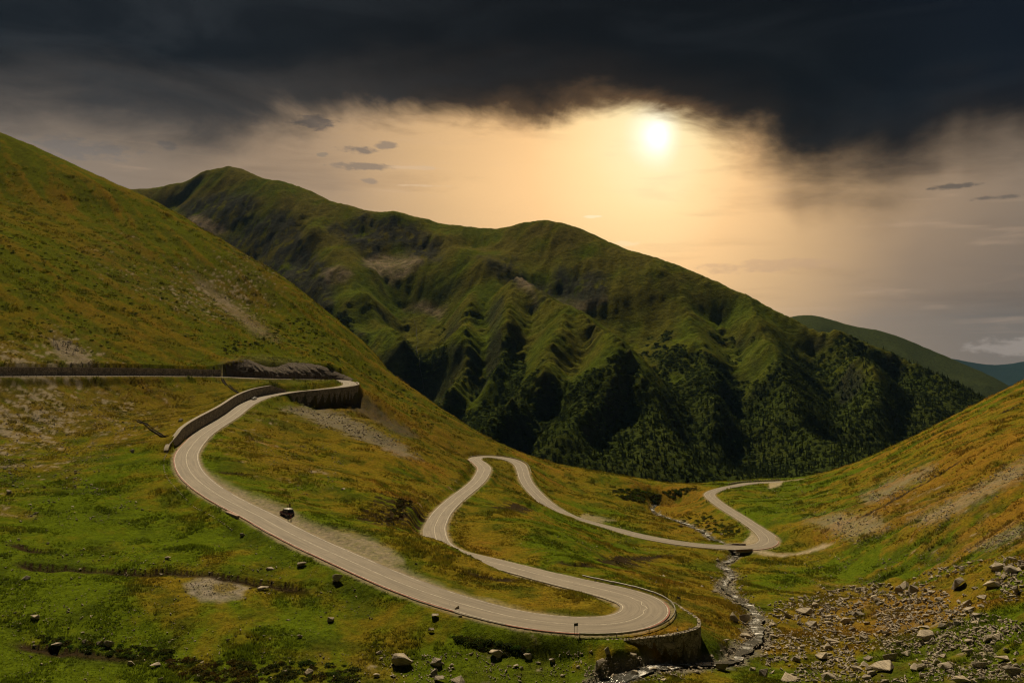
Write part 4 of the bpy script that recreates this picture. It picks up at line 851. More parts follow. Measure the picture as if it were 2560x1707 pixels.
# blasted rock face above the upper road
def rock_face(u0, u1, label):
    P = path_pts(u0, u1, 1, 1.3, 1.0); n = len(P); m_ = 26; V = []; Fc = []
    for k, p in enumerate(P):
        e = min(1, (k + 1) / 12.0, (n - k) / 14.0) ** .8; bk = 2.0 + 6.0 * e * (1 + .3 * math.sin(k * .13)); xt, yt = p[0] + p[3] * bk, p[1] + p[4] * bk; ztop = max(HQ(xt, yt), p[2] + .5) + .25
        for j in range(m_):
            t = j / (m_ - 1); lean = t ** 2.3; x = p[0] + p[3] * bk * lean; y = p[1] + p[4] * bk * lean; z = p[2] - .6 + (ztop - p[2] + .6) * t
            q = 1.9 * (float(ridged(np.array(p[5] / 7.5 + z * .12), np.array(z / 6.0), 4, 2)) - .5) + .8 * float(fbm(np.array(p[5] / 2.2), np.array(z / 3.0), 3, 1)); q *= math.sin(math.pi * min(max(t, .02), .98)) ** .5 * e
            V.append((x - p[3] * q, y - p[4] * q, z + .3 * q))
        if k: Fc += [((k - 1) * m_ + j, k * m_ + j, k * m_ + j + 1, (k - 1) * m_ + j + 1) for j in range(m_ - 1)]
    m, g = mat_new('cut_bedrock'); pos = g.new('ShaderNodeNewGeometry').outputs['Position']; sx = g.new('ShaderNodeSeparateXYZ'); g.put(sx.inputs[0], pos)
    n1 = g.noise(pos, .35, 6, .65); n2 = g.noise(g.xyz(g.m('MULTIPLY', sx.outputs[0], .8), g.m('MULTIPLY', sx.outputs[1], .8), g.m('MULTIPLY', sx.outputs[2], .25)), 1.2, 5, .65, .4); n3_ = g.noise(pos, 2.5, 4, .6)
    c = g.mix(n1, (.055, .042, .033), (.15, .12, .092)); c = g.mix(g.step(n2, .55, .7), c, (.19, .16, .125)); c = g.mix(g.step(n1, .60, .68), c, (.07, .075, .018)); c = g.mix(g.step(n2, .45, .3), c, (.035, .028, .022))
    finish(m, g, c, .95, .1, g.m('ADD', n2, n3_), 1.0, .5)
    return tag(mesh_obj('rock_face', V, Fc, m), label, None, None, 'structure')
rock_face(3.15, 7.5, 'dark blasted rock face above the upper road before the hairpin')

# stone-lined drains running down the bank
def chute(pa, pb, label):
    a = hit(*pa); b = hit(*pb); n = 14; V = []; Fc = []; d = (b - a)[:2]; d /= np.linalg.norm(d); nn = np.array([-d[1], d[0]])
    root = empty('drain_channel', tuple(a)); tag(root, label, 'drain')
    for sgn, nm in ((1, 'side_wall'), (-1, 'side_wall')):
        V = []; Fc = []
        for k in range(n):
            p = a + (b - a) * k / (n - 1); z = HQ(p[0], p[1]) - a[2]
            for o, h in ((.45, -.4), (.45, .35), (.75, .35), (.75, -.4)): q = p[:2] + nn * o * sgn; V.append((q[0] - a[0], q[1] - a[1], z + h))
            if k: c = (k - 1) * 4; Fc += [(c + j, c + (j + 1) % 4, c + 4 + (j + 1) % 4, c + 4 + j) for j in range(4)]
        mesh_obj(nm, V, Fc, m_joint, root)
    V = []; Fc = []
    for k in range(n):
        p = a + (b - a) * k / (n - 1); z = HQ(p[0], p[1]) - a[2] + .08
        for o in (-.5, .5): q = p[:2] + nn * o; V.append((q[0] - a[0], q[1] - a[1], z))
        if k: c = (k - 1) * 2; Fc.append((c, c + 1, c + 3, c + 2))
    mesh_obj('channel_bed', V, Fc, m_joint, root)
chute((556, 948), (597, 983), 'dark stone drain channel slanting down from the upper road to the wall')
chute((343, 1050), (418, 1092), 'dark drain channel slanting across the bank to the end of the wall')

# ------------------------------------------------------------------ culvert bridge
def box(name, c, half, rz, mat, parent, bev=.03):
    bm = bmesh.new(); bmesh.ops.create_cube(bm, size=2.0); bmesh.ops.scale(bm, vec=half, verts=bm.verts)
    if bev: bmesh.ops.bevel(bm, geom=list(bm.edges), offset=bev, segments=1, affect='EDGES')
    o = bm_obj(name, bm, mat, parent); o.location = c; o.rotation_euler = (0, 0, rz); return o
bp = rd[bi]; brz = math.atan2(tan[bi, 1], tan[bi, 0]); bh = HW[bi]
br = empty('culvert_bridge', (bp[0], bp[1], bp[2]), brz); tag(br, 'small stone culvert bridge carrying the road over the stream', 'bridge')
m_pink = simple_mat('reddish_masonry', (.20, .13, .105), .9, .1, .35, 1.5, .5, .06)
box('deck_slab', (0, 0, -.72), (4.6, bh + .55, .2), 0, m_conc, br)
for s in (-1, 1): box('abutment', (s * 3.0, 0, -2.6), (.45, bh + .5, 1.65), 0, m_wall, br)
for sy, (a, b, h) in [(1, (-4.8, -1.3, .32)), (1, (-1.25, 2.0, .5)), (1, (2.05, 5.2, .30)), (-1, (-3.5, .4, .42)), (-1, (.45, 3.8, .42))]:
    pr = box('parapet', ((a + b) / 2, sy * (bh + .28), h / 2 - .28), ((b - a) / 2, .2, h / 2 + .25), 0, m_pink, br)
    box('coping', (0, 0, h / 2 + .322), ((b - a) / 2 + .03, .26, .07), 0, m_coping, pr, .02)
for s in (-1, 1):
    for sy in (-1, 1): box('wing_wall', (s * 3.7, sy * (bh + 1.25), -2.3), (.28, .75, 1.25), s * sy * .5, m_wall, br)
# low headwall beside the long straight
hp = road_at(28.2, -(HW[ui(28.2)] + .7)); hi_ = ui(28.2); hw_ = empty('culvert_headwall', tuple(hp), math.atan2(tan[hi_, 1], tan[hi_, 0])); tag(hw_, 'pale concrete culvert headwall at the roadside below the parked vehicle', 'wall')
box('wall_face', (0, 0, -.75), (3.4, .28, .85), 0, m_conc, hw_); box('coping', (0, 0, .19), (3.6, .38, .09), 0, simple_mat('pinkish_cap', (.33, .235, .185), .9, .1, .3, 1.5), hw_, .02)

# ------------------------------------------------------------------ guard rails, posts, signs
m_steel = simple_mat('galvanised_steel', (.23, .215, .19), .5, .4, .25, 1.0, .1, .01, .55)
m_dark = simple_mat('dark_painted_steel', (.035, .032, .028), .6, .3, .3, 1.5, .1, .01)
def post_mesh(w, d, h):
    bm = bmesh.new(); bmesh.ops.create_cube(bm, size=1.0); bmesh.ops.scale(bm, vec=(w, d, h), verts=bm.verts); bmesh.ops.translate(bm, vec=(0, 0, h / 2), verts=bm.verts)
    bmesh.ops.bevel(bm, geom=list(bm.edges), offset=min(w, d) * .18, segments=1, affect='EDGES'); me = bpy.data.meshes.new('post'); bm.to_mesh(me); bm.free(); return me
def guardrail(name, label, u0, u1, sgn, off, gap_, mat, prof, ph=.95, pw=(.12, .16), sink=.35, cat='guard rail', skip=None):
    P = path_pts(u0, u1, sgn, off, 1.0); zg = np.array([HQ(p[0], p[1]) for p in P]); zb = gsm(np.maximum(zg, P[:, 2] - .9), 2)
    root = empty(name, (P[0, 0], P[0, 1], zb[0])); tag(root, label, cat); o0 = np.array(root.location)
    pm = post_mesh(*pw, ph + sink); pm.materials.append(mat); last = -1e9
    for k, p in enumerate(P):
        if p[5] - last >= gap_:
            last = p[5]; q = bpy.data.objects.new('post', pm); COL.objects.link(q); q.parent = root; q.location = (p[0] - o0[0], p[1] - o0[1], zb[k] - sink - o0[2]); q.rotation_euler = (random.uniform(-.03, .03), random.uniform(-.03, .03), math.atan2(p[4], p[3]))
    for prf in prof:
        V = []; Fc = []; n = len(prf)
        ks = [k for k in range(len(P)) if not (skip and skip(k))]
        for a, b in runs(np.array([not (skip and skip(k)) for k in range(len(P))])):
            V = []; Fc = []
            for k in range(a, b):
                for t, z in prf: V.append((P[k, 0] - P[k, 3] * t - o0[0], P[k, 1] - P[k, 4] * t - o0[1], zb[k] + z - o0[2]))
                if k > a: c = (k - a - 1) * n; Fc += [(c + j, c + (j + 1) % n, c + n + (j + 1) % n, c + n + j) for j in range(n)]
            mesh_obj('rail', V, Fc, mat, root)
    return root
WB = [(.09, .42), (.15, .46), (.15, .52), (.10, .57), (.10, .60), (.15, .65), (.15, .71), (.09, .75), (.05, .75), (.05, .42)]
guardrail('guardrail', 'steel crash barrier around the outside of the foreground bend', 38.9, 48.6, -1, 1.0, 4.0, m_steel, [WB], .78)
guardrail('guardrail', 'thin dark railing on top of the tall wall at the upper hairpin', 8.4, 12.6, 1, .62, 4.0, m_dark, [[(.02, .9), (.1, .9), (.1, 1.0), (.02, 1.0)], [(.02, .5), (.08, .5), (.08, .57), (.02, .57)]], 1.0, (.1, .1))
guardrail('guardrail', 'low pale barrier round the outside of the far hairpin', 66.6, 72.5, 1, 1.2, 4.0, simple_mat('pale_barrier', (.36, .31, .24), .8, .2, .3, 1), [[(.0, .25), (.14, .25), (.14, .62), (.0, .62)]], .66)
guardrail('roadside_railing', 'broken black railing of posts along the upper road at far left', -.6, 2.4, -1, .9, 3.6, m_dark, [[(0, .72), (.07, .72), (.07, .84), (0, .84)]], .95, (.11, .11), cat='railing', skip=lambda k: (k // 13) % 3 == 1)
pb = empty('concrete_parapet', (0, 0, 0)); tag(pb, 'row of pale concrete blocks edging the farthest stretch of road', 'parapet')
P = path_pts(97.4, 99.95, 1, 1.8, 2.6); pb.location = (P[0, 0], P[0, 1], P[0, 2]); bmsh = None
for p in P:
    o = box('block', (p[0] - P[0, 0], p[1] - P[0, 1], p[2] + .45 - P[0, 2]), (.85, .22, .55), math.atan2(p[4], p[3]) + math.pi / 2, m_coping, pb) if bmsh is None else None
    if o: bmsh = o.data
    else:
        o = bpy.data.objects.new('block', bmsh); COL.objects.link(o); o.parent = pb; o.location = (p[0] - P[0, 0], p[1] - P[0, 1], p[2] + .45 - P[0, 2]); o.rotation_euler = (0, 0, math.atan2(p[4], p[3]) + math.pi / 2)
def chevron_sign(px, py, w, h, top, rz, label):
    p = hit(px, py); r = empty('road_sign', tuple(p), rz); tag(r, label, 'sign')
    b = box('panel', (0, 0, top - h / 2), (w / 2, .02, h / 2), 0, m_dark, r, .01)
    for s in (-1, 1): box('post', (s * w * .3, .05, (top - .05) / 2 - .25), (.03, .03, (top - .05) / 2 + .25), 0, m_dark, r, 0)
    m_w = simple_mat('sign_white', (.7, .66, .58), .5, .4, .1, 2); m_r = simple_mat('sign_red', (.45, .03, .03), .5, .4, .1, 2)
    box('face', (0, .0235, top - h / 2), (w / 2 - .03, .003, h / 2 - .03), 0, m_w, r, 0)
    for k in (-1, 0, 1): box('chevron', (k * w * .28, .0295, top - h / 2), (w * .07, .003, h / 2 - .05), .0, m_r, r, 0)
chevron_sign(1440, 1588, .75, .5, 2.1, .35, 'dark backed chevron sign on two posts at the left end of the crash barrier')
chevron_sign(1697, 1516, .85, .42, 1.9, -.9, 'dark backed chevron sign standing behind the tip of the foreground bend')
tp = road_at(91.2, HW[ui(91.2)] * 0 - (HW[ui(91.2)] + .9)); tpz = HQ(tp[0], tp[1]); ts = empty('warning_sign', (tp[0], tp[1], tpz)); tag(ts, 'dark triangular warning sign seen from behind on the far right road', 'sign')
box('post', (0, .05, 1.0), (.035, .035, 1.35), 0, m_dark, ts, 0)
mesh_obj('triangle_plate', [(-.5, -.02, 1.75), (.5, -.02, 1.75), (0, -.02, 2.62), (-.5, .02, 1.75), (.5, .02, 1.75), (0, .02, 2.62)], [(0, 1, 2), (5, 4, 3), (0, 3, 4, 1), (1, 4, 5, 2), (2, 5, 3, 0)], m_dark, ts)
# ------------------------------------------------------------------ scatter helper (uncountable cover only)
def gn_scatter(name, pts, scl, rot, cols, proto, label):
    me = bpy.data.meshes.new(name); n = len(pts)
    me.vertices.add(n); me.vertices.foreach_set('co', np.asarray(pts, np.float32).ravel())
    a = me.attributes.new('scl', 'FLOAT_VECTOR', 'POINT'); a.data.foreach_set('vector', np.asarray(scl, np.float32).ravel())
    a = me.attributes.new('rot', 'FLOAT_VECTOR', 'POINT'); a.data.foreach_set('vector', np.asarray(rot, np.float32).ravel())
    a = me.attributes.new('icol', 'FLOAT_VECTOR', 'POINT'); a.data.foreach_set('vector', np.asarray(cols, np.float32).ravel())
    o = bpy.data.objects.new(name, me); COL.objects.link(o)
    ng = bpy.data.node_groups.new(name, 'GeometryNodeTree'); ng.interface.new_socket('Geometry', in_out='INPUT', socket_type='NodeSocketGeometry'); ng.interface.new_socket('Geometry', in_out='OUTPUT', socket_type='NodeSocketGeometry')
    N = ng.nodes; gi = N.new('NodeGroupInput'); go = N.new('NodeGroupOutput'); ip = N.new('GeometryNodeInstanceOnPoints'); oi = N.new('GeometryNodeObjectInfo'); oi.inputs[0].default_value = proto
    def na(nm):
        q = N.new('GeometryNodeInputNamedAttribute'); q.data_type = 'FLOAT_VECTOR'; q.inputs[0].default_value = nm; return q.outputs[0]
    L = ng.links; L.new(gi.outputs[0], ip.inputs['Points']); L.new(oi.outputs['Geometry'], ip.inputs['Instance']); L.new(na('rot'), ip.inputs['Rotation']); L.new(na('scl'), ip.inputs['Scale']); L.new(ip.outputs[0], go.inputs[0])
    m = o.modifiers.new('scatter', 'NODES'); m.node_group = ng
    me.materials.append(proto.data.materials[0])
    return tag(o, label, None, None, 'stuff')
def leaf_mat(name, trans=.35, mul=1.0):
    m, g = mat_new(name); at = g.new('ShaderNodeAttribute', attribute_name='icol', attribute_type='INSTANCER').outputs['Color']
    rn = g.new('ShaderNodeObjectInfo').outputs['Random']; c = g.mix(1.0, at, g.ramp(rn, [(0, (.7 * mul,) * 3), (1, (1.3 * mul,) * 3)]), 'MULTIPLY')
    d = g.new('ShaderNodeBsdfDiffuse'); t = g.new('ShaderNodeBsdfTranslucent'); mx = g.new('ShaderNodeMixShader'); o = g.new('ShaderNodeOutputMaterial'); mx.inputs[0].default_value = trans
    g.put(d.inputs[0], c); g.put(t.inputs[0], c); L = g.nt.links; L.new(d.outputs[0], mx.inputs[1]); L.new(t.outputs[0], mx.inputs[2]); L.new(mx.outputs[0], o.inputs[0]); return m
def proto(name, V, Fc, mat):
    me = bpy.data.meshes.new(name); me.from_pydata(V, [], Fc); me.update(); me.materials.append(mat); return bpy.data.objects.new(name, me)
def gsample3(x, y): return np.stack([sample(GCOL[..., k], x, y) for k in range(3)], -1)
def free_of_road(x, y, extra=.8):
    r, c = gidx(x, y); ri = r.astype(int); ci = c.astype(int); return (~inr[ri, ci] | (side[ri, ci] > extra)) & (SDs[ri, ci] > 1.6)
rg = np.random.default_rng(21)
# grass tufts
rr = random.Random(2); V = []; Fc = []
for k in range(11):
    a = rr.uniform(0, 6.283); r0 = rr.uniform(0, .22); x, y = r0 * math.cos(a), r0 * math.sin(a); w = rr.uniform(.03, .055); b = rr.uniform(0, 6.283); h = rr.uniform(.10, .26); le = rr.uniform(.02, .16)
    i = len(V); V += [(x - w * math.cos(b), y - w * math.sin(b), -.05), (x + w * math.cos(b), y + w * math.sin(b), -.05), (x + le * math.cos(a + 1), y + le * math.sin(a + 1), h)]; Fc.append((i, i + 1, i + 2))
p_tuft = proto('grass_tuft', V, Fc, leaf_mat('grass_blade', .45, 1.15))
n = 270000; th_ = rg.uniform(math.radians(-36), math.radians(36), n); r_ = np.exp(rg.uniform(math.log(104), math.log(950), n)); x = r_ * np.sin(th_); y = r_ * np.cos(th_)
ok = free_of_road(x, y, .5); x, y = x[ok], y[ok]; z = sample(Z, x, y); c = gsample3(x, y); lum = c.mean(1); ok = (c[:, 2] < c[:, 1] * .42) & (vnoise(x / 2.2, y / 2.2, 2) > .25); x, y, z, c = x[ok], y[ok], z[ok], c[ok]
big = np.clip(vnoise(x / 7, y / 7, 4) * 1.5 - .3, .25, 1.3) * (.75 + .5 * rg.random(len(x))); s = big[:, None] * np.stack([1.1 + 0 * x, 1.1 + 0 * x, 1.0 + .9 * (vnoise(x / 11, y / 11, 1) > .62)], -1) * (.75 + (np.hypot(x, y) / 210))[:, None]
gn_scatter('grass', np.c_[x, y, z], s, np.c_[0 * x, 0 * x, rg.uniform(0, 6.28, len(x))], c * rg.uniform(.85, 1.25, (len(x), 1)), p_tuft, 'short mountain grass tufts over the meadow and slopes')
# low dark shrubs on the near slopes
V = []; Fc = []
for k in range(70):
    a = rr.uniform(0, 6.283); e = rr.uniform(.05, 1.45); q = rr.uniform(.6, 1.0); cx, cy, cz = q * math.cos(a) * math.cos(e), q * math.sin(a) * math.cos(e), q * .7 * math.sin(e); i = len(V); s_ = rr.uniform(.13, .26)
    d1 = Vector((rr.gauss(0, 1), rr.gauss(0, 1), rr.gauss(0, 1))).normalized() * s_; d2 = d1.cross(Vector((rr.gauss(0, 1), rr.gauss(0, 1), rr.gauss(0, 1)))).normalized() * s_ * .8; o = Vector((cx, cy, cz))
    V += [tuple(o - d1), tuple(o + d2), tuple(o + d1), tuple(o - d2)]; Fc.append((i, i + 1, i + 2, i + 3))
p_shrub = proto('shrub_clump', V, Fc, leaf_mat('shrub_leaf', .3, 1.0))
X_, Y_, S_, C_ = [], [], [], []
def shrub_zone(poly, n, smin, smax, col):
    P = np.array(poly); k = 0; tries = 0
    while k < n and tries < n * 12:
        tries += 1; px = rr.uniform(P[:, 0].min(), P[:, 0].max()); py = rr.uniform(P[:, 1].min(), P[:, 1].max())
        if poly_mask(poly, .5, np.array([[px]]), np.array([[py]]))[0, 0] < .5: continue
        h = hit(px, py)
        if h[1] > 1150: continue
        X_.append(h[0]); Y_.append(h[1]); s_ = rr.uniform(smin, smax); S_.append((s_ * 1.3, s_ * 1.3, s_)); C_.append([v * rr.uniform(.7, 1.2) for v in col]); k += 1
DK = (.055, .068, .014)
shrub_zone([(1530,1225),(1600,1222),(1650,1240),(1640,1262),(1570,1250),(1540,1240)], 150, .9, 1.8, DK)
shrub_zone([(1650,1230),(1740,1215),(1745,1225),(1680,1245)], 60, .8, 1.4, DK); shrub_zone([(1690,1295),(1760,1280),(1860,1325),(1830,1345),(1770,1330)], 110, .6, 1.2, (.06, .066, .014))
shrub_zone([(620,860),(760,790),(830,850),(900,930),(840,930),(760,880)], 110, .6, 1.5, (.062, .078, .012)); shrub_zone([(560,850),(640,855),(620,880),(560,885)], 30, .6, 1.2, DK)
shrub_zone([(900,900),(1000,960),(1100,1060),(1080,1075),(980,1000),(900,940)], 70, .6, 1.3, (.065, .075, .013))
shrub_zone([(0,520),(300,600),(560,800),(480,860),(200,720),(0,640)], 150, .5, 1.2, (.05, .066, .013)); shrub_zone([(0,700),(200,780),(420,870),(250,890),(0,830)], 70, .4, 1.0, DK)
shrub_zone([(1120,1590),(1200,1600),(1330,1625),(1320,1645),(1200,1625)], 130, .35, .8, (.05, .062, .013)); shrub_zone([(100,1590),(430,1625),(430,1650),(250,1640),(100,1605)], 90, .3, .7, DK)
shrub_zone([(600,1650),(900,1660),(900,1707),(600,1707)], 120, .3, .7, (.062, .066, .016)); shrub_zone([(400,1640),(640,1660),(640,1707),(460,1707)], 110, .3, .75, (.08, .07, .016)); shrub_zone([(1000,1240),(1040,1260),(985,1310),(960,1310)], 60, .4, .9, (.05, .042, .014))
X_, Y_ = np.array(X_), np.array(Y_)
gn_scatter('shrubs', np.c_[X_, Y_, sample(Z, X_, Y_) - .1], np.array(S_), np.c_[0 * X_, 0 * X_, rg.uniform(0, 6.28, len(X_))], np.array(C_), p_shrub, 'low dark juniper and bilberry clumps on banks and gullies')
# woods on the mountain
V = []; Fc = []; ns = 7
for L in range(6):
    zb = .10 + L * .145; rt = .17 * (1 - L / 6.3) + .015; i = len(V)
    for k in range(ns): a = 6.283 * k / ns + L * .5; q = rt * rr.uniform(.7, 1.15); V.append((q * math.cos(a), q * math.sin(a), zb + rr.uniform(-.03, .02)))
    V.append((rr.uniform(-.01, .01), rr.uniform(-.01, .01), zb + .24)); Fc += [(i + k, i + (k + 1) % ns, i + ns) for k in range(ns)]
i = len(V); V += [(.018, 0, 0), (-.01, .016, 0), (-.01, -.016, 0), (0, 0, .5)]; Fc += [(i, i + 1, i + 3), (i + 1, i + 2, i + 3), (i + 2, i, i + 3)]
p_spruce = proto('spruce', V, Fc, leaf_mat('spruce_needle', .15, 1.0))
def mpos(w, n):
    w = np.clip(w, 0, None) * (MR ** 2); w = (w / w.sum()).ravel(); i = rg.choice(len(w), n, p=w); r, c = np.unravel_index(i, MX.shape)
    r = np.clip(r, 0, MNR - 2); c = np.clip(c, 0, MNC - 2); f1 = rg.random(n); f2 = rg.random(n); bl = lambda A: (A[r, c] * (1 - f2) + A[r, c + 1] * f2) * (1 - f1) + (A[r + 1, c] * (1 - f2) + A[r + 1, c + 1] * f2) * f1
    return np.c_[bl(MX), bl(MY), bl(MZZ)]
vis = (MPX > -100) & (MPX < 2700) & (MPY < 1290) & (MPY > 560)
wsp = belt * vis * sst(-20, -110, MB - 60 * sst(1900, 2250, MPX) + 18 * mn) * (.3 + .7 * sst(1250, 1700, MPX)) * (1 - cliff)
P = mpos(wsp ** 1.2 + 1e-9 * vis, 26000); hgt_ = rg.uniform(4, 9.5, len(P))
gn_scatter('spruce_forest', P - np.array([0, 0, .6]), np.c_[hgt_ * rg.uniform(.8, 1.15, len(P)), hgt_ * rg.uniform(.8, 1.15, len(P)), hgt_], np.c_[rg.uniform(-.04, .04, len(P)), rg.uniform(-.04, .04, len(P)), rg.uniform(0, 6.28, len(P))], np.array([.031, .044, .012]) * rg.uniform(.75, 1.25, (len(P), 1)), p_spruce, 'dark spruce forest on the lower mountain slopes')
P = mpos(belt * vis * (1 - .5 * (wsp > .4)) * sst(.35, .8, belt), 62000); s_ = rg.uniform(1.4, 3.6, len(P))
gn_scatter('mountain_shrubs', P - np.array([0, 0, .3]), np.c_[s_ * 1.3, s_ * 1.3, s_], np.c_[0 * s_, 0 * s_, rg.uniform(0, 6.28, len(P))], np.array([.036, .051, .011]) * rg.uniform(.55, 1.5, (len(P), 1)), p_shrub, 'dense green alder and dwarf pine scrub on the mountain')

# ------------------------------------------------------------------ boulders, each a thing
EXPL = [ # photo column, row, width px, height/width, mesh, label
 (1003,1655,66,.62,5,'large layered slab boulder in the grass at bottom centre'),(1090,1660,40,.6,1,'blocky grey boulder just right of the large layered slab'),(1238,1640,48,.5,3,'pointed pale boulder under the mossy bank at bottom centre'),
 (845,1447,36,.75,0,'squat angular boulder beside the long straight road'),(272,1612,38,.6,0,'biggest grey boulder of the row at lower left'),(135,1619,36,.3,5,'flat pale slab at the left end of the lower row'),
 (60,1447,28,.5,2,'single rounded boulder in green meadow near the left edge'),(82,1546,30,.6,4,'grey boulder above the lower left row of stones'),(655,1472,36,.36,3,'long flat stone beside the gravel patch in the meadow'),
 (385,1666,32,.5,4,'flat-topped stone right of the lower left row'),(325,1660,26,.55,1,'pale wedge-shaped stone below the lower left row'),(822,1550,30,.5,6,'dark tilted stone in the meadow under the straight road'),
 (1142,1520,19,.8,8,'dark round boulder touching the road edge'),(1088,1542,25,.55,4,'grey boulder below the road beside the dark round one'),(768,1682,32,.6,2,'rounded boulder with dark base at the bottom left of centre'),
 (1518,1628,17,1.6,8,'upright pale standing stone by the stream under the wall'),(1582,1645,27,.5,6,'pale flat-topped stone in the stream below the wall'),(1670,1642,52,.34,3,'broad pale slab at the foot of the foreground wall'),
 (1805,1665,44,.75,0,'big brown boulder between the stream and the bottom edge'),(1915,1684,36,.8,6,'tall angular boulder right of the big brown one'),(1836,1545,32,.9,2,'left mossy boulder of the pair in the stream bend'),(1863,1548,36,.8,0,'right pale boulder of the pair in the stream bend'),
 (1870,1592,46,.35,5,'flat slab lying across the lower stream'),(1975,1692,68,.55,7,'broad cracked boulder at the bottom edge right of the stream'),(2075,1694,44,.7,4,'pale ridged boulder at the bottom edge'),
 (2228,1642,56,.6,0,'darkest large boulder on top of the flat slab'),(2215,1668,70,.38,5,'huge flat slab carrying the dark boulder'),(2300,1666,52,.55,7,'wide boulder right of the huge flat slab'),(2320,1590,62,.4,3,'long low boulder in the middle of the boulder field'),
 (2400,1462,58,.6,9,'dark hollowed boulder high in the boulder field'),(2490,1452,62,.6,7,'twin dark boulder near the upper right of the boulder field'),(2535,1425,46,.5,4,'pale boulder at the top right corner of the boulder field'),(2282,1475,42,.75,6,'upright boulder at the upper edge of the boulder field'),
 (2015,1530,52,.45,5,'long tilted slab at the left edge of the boulder field'),(1972,1540,27,.7,8,'dark blocky boulder left of the tilted slab'),(2150,1537,40,.5,4,'tilted grey boulder in orange grass'),(2540,1682,62,.55,9,'big rough boulder in the bottom right corner'),
 (2117,1617,19,1.0,8,'small pyramid-shaped stone in orange grass'),(2085,1605,42,.35,3,'low flat boulder left of the pyramid stone'),(2192,1493,30,.5,6,'dark wedge stone above the orange grass'),(328,1128,15,.8,0,'lone block of stone on the bank below the long wall'),(449,1051,17,.6,2,'brown boulder on the bank just above the curving wall'),
 (1703,1315,14,.7,8,'small white boulder by the stream beyond the bridge'),(1795,1400,15,.7,2,'brown boulder on the left bank just below the bridge'),(858,1223,13,.7,4,'pale stone alone on the slope above the gravel lay-by'),(1040,1409,9,.8,8,'small dark stone on the grass beside the lay-by'),(674,1420,31,.5,7,'double grey boulder on the turf step in the meadow'),(752,1414,33,.45,9,'low grey boulder right of the double one in the meadow'),(2102,1296,14,.7,8,'single dark rock on the slope right of the far bend'),(418,1396,19,.5,3,'dark flat rock in the middle of the green meadow'),
]
GRP = {'meadow': ('small grey stone lying in the left meadow', 'stones in the left meadow', [(210,1606,17),(246,1610,17),(85,1617,14),(402,1702,22),(118,1358,12),(605,1339,20),(504,1655,14),(435,1558,10),(336,1525,9),(570,1600,14),(748,1592,17),(720,1548,16),(50,1303,11),(115,1326,8),(320,1461,10),(400,1437,14),(430,1600,9),(560,1340,9),(640,1384,8),(205,1582,12),(700,1345+100,8),(30,1214,11),(72,1262,14),(95,1190,12),(20,1230,20),(10,1170,12),(110,1218,10),(180,1265,11),(228,1212,10),(135,1255,9),(60,1150,10),(165,1195,9),(255,1225,10),(300,1210,8)]),
 'bottom': ('grey stone among the rocks along the bottom centre edge', 'rocks along the bottom centre', [(1150,1541,14),(1078,1577,20),(713,1682,23),(940,1690,20),(1088,1685,30),(1098,1700,36),(1145,1702,50),(1165,1649,11),(1130,1664,13),(947,1632,20),(952,1646,14),(1290,1666,17),(1304,1671,14),(1320,1645,31),(1380,1655,23),(1345,1660,18),(1500,1672,46),(1633,1674,27),(1586,1685,29),(1445,1668,14),(1405,1690,12),(1260,1690,10),(1535,1690,18),(1690,1690,16),(1745,1680,20),(1660,1700,18),(880,1700,18),(640,1690,12),(560,1690,10),(980,1690,14),(1060,1640,10),(1215,1665,12)]),
 'stream': ('grey rock on the bank of the stream below the bridge', 'rocks along the stream', [(1900,1552,21),(1778,1444,13),(1797,1475,23),(1785,1480,15),(1865,1498,18),(1755,1464,12),(1704,1454,14),(1660,1438,12),(1803,1335,12),(1830,1622,15),(1880,1672,27),(1850,1470,10),(1840,1450,9),(1865,1440,10),(1835,1510,11),(1905,1530,12),(1920,1600,14),(1815,1600,12),(1780,1640,16),(1855,1650,14),(1790,1430,10),(1830,1405,8),(1870,1560,10),(1895,1610,14)])}
RIGHT = [(2500,1418,42),(2545,1478,42),(2460,1494,31),(2220,1549,25),(2250,1606,31),(2220,1582,25),(2270,1632,33),(2172,1647,25),(2055,1642,23),(2090,1645,19),(2345,1658,29),(2370,1667,37),(2455,1662,46),(2425,1632,35),(2425,1605,27),(2475,1597,42),(2470,1617,31),(2510,1647,42),(2410,1700,52),(2310,1692,23),(2380,1560,26),(2130,1648,16),(2185,1620,14),(2000,1640,16),(2040,1580,14),(2350,1500,24),(2330,1480,22),(2440,1470,20),(2130,1490,22),(2080,1490,18),(2160,1500,16),(2060,1470,14)]
def field_label(px, py, w):
    size = 'small' if w < 15 else 'medium' if w < 26 else 'large'
    row = 'upper' if py < 1500 else 'middle' if py < 1590 else 'lower'
    colm = 'left part' if px < 2120 else 'centre' if px < 2350 else 'right end'
    lb = '%s grey boulder in the %s row, %s, of the right-hand boulder field' % (size, row, colm)
    return lb, '%s boulders, %s row, %s of the right field' % (size, row, colm)
def boulder(px, py, w, hr, mi, label, group, rgx):
    p = hit(px, py + w * hr * .30); W_ = w * p[1] / F
    o = bpy.data.objects.new('boulder', ROCKS[mi]); COL.objects.link(o); sz = W_ * hr * (1.0 / [1, .75, .9, .55, .7, .5, .85, .65, .95, .6][mi]) * 1.15
    o.scale = (W_ * 1.05, W_ * rgx.uniform(.75, 1.05), sz); o.rotation_euler = (rgx.uniform(-.15, .15), rgx.uniform(-.15, .15), rgx.uniform(-.5, .5) + (math.pi if rgx.random() < .5 else 0))
    g0 = float(sample(Z, p[0], p[1] + W_ * .2)); o.location = (p[0], p[1] + W_ * .2, g0 + W_ * hr * .30)
    return tag(o, label, 'boulder', group)
rx = random.Random(77)
for px, py, w, hr, mi, lb in EXPL: boulder(px, py, w, hr, mi, lb, None, rx)
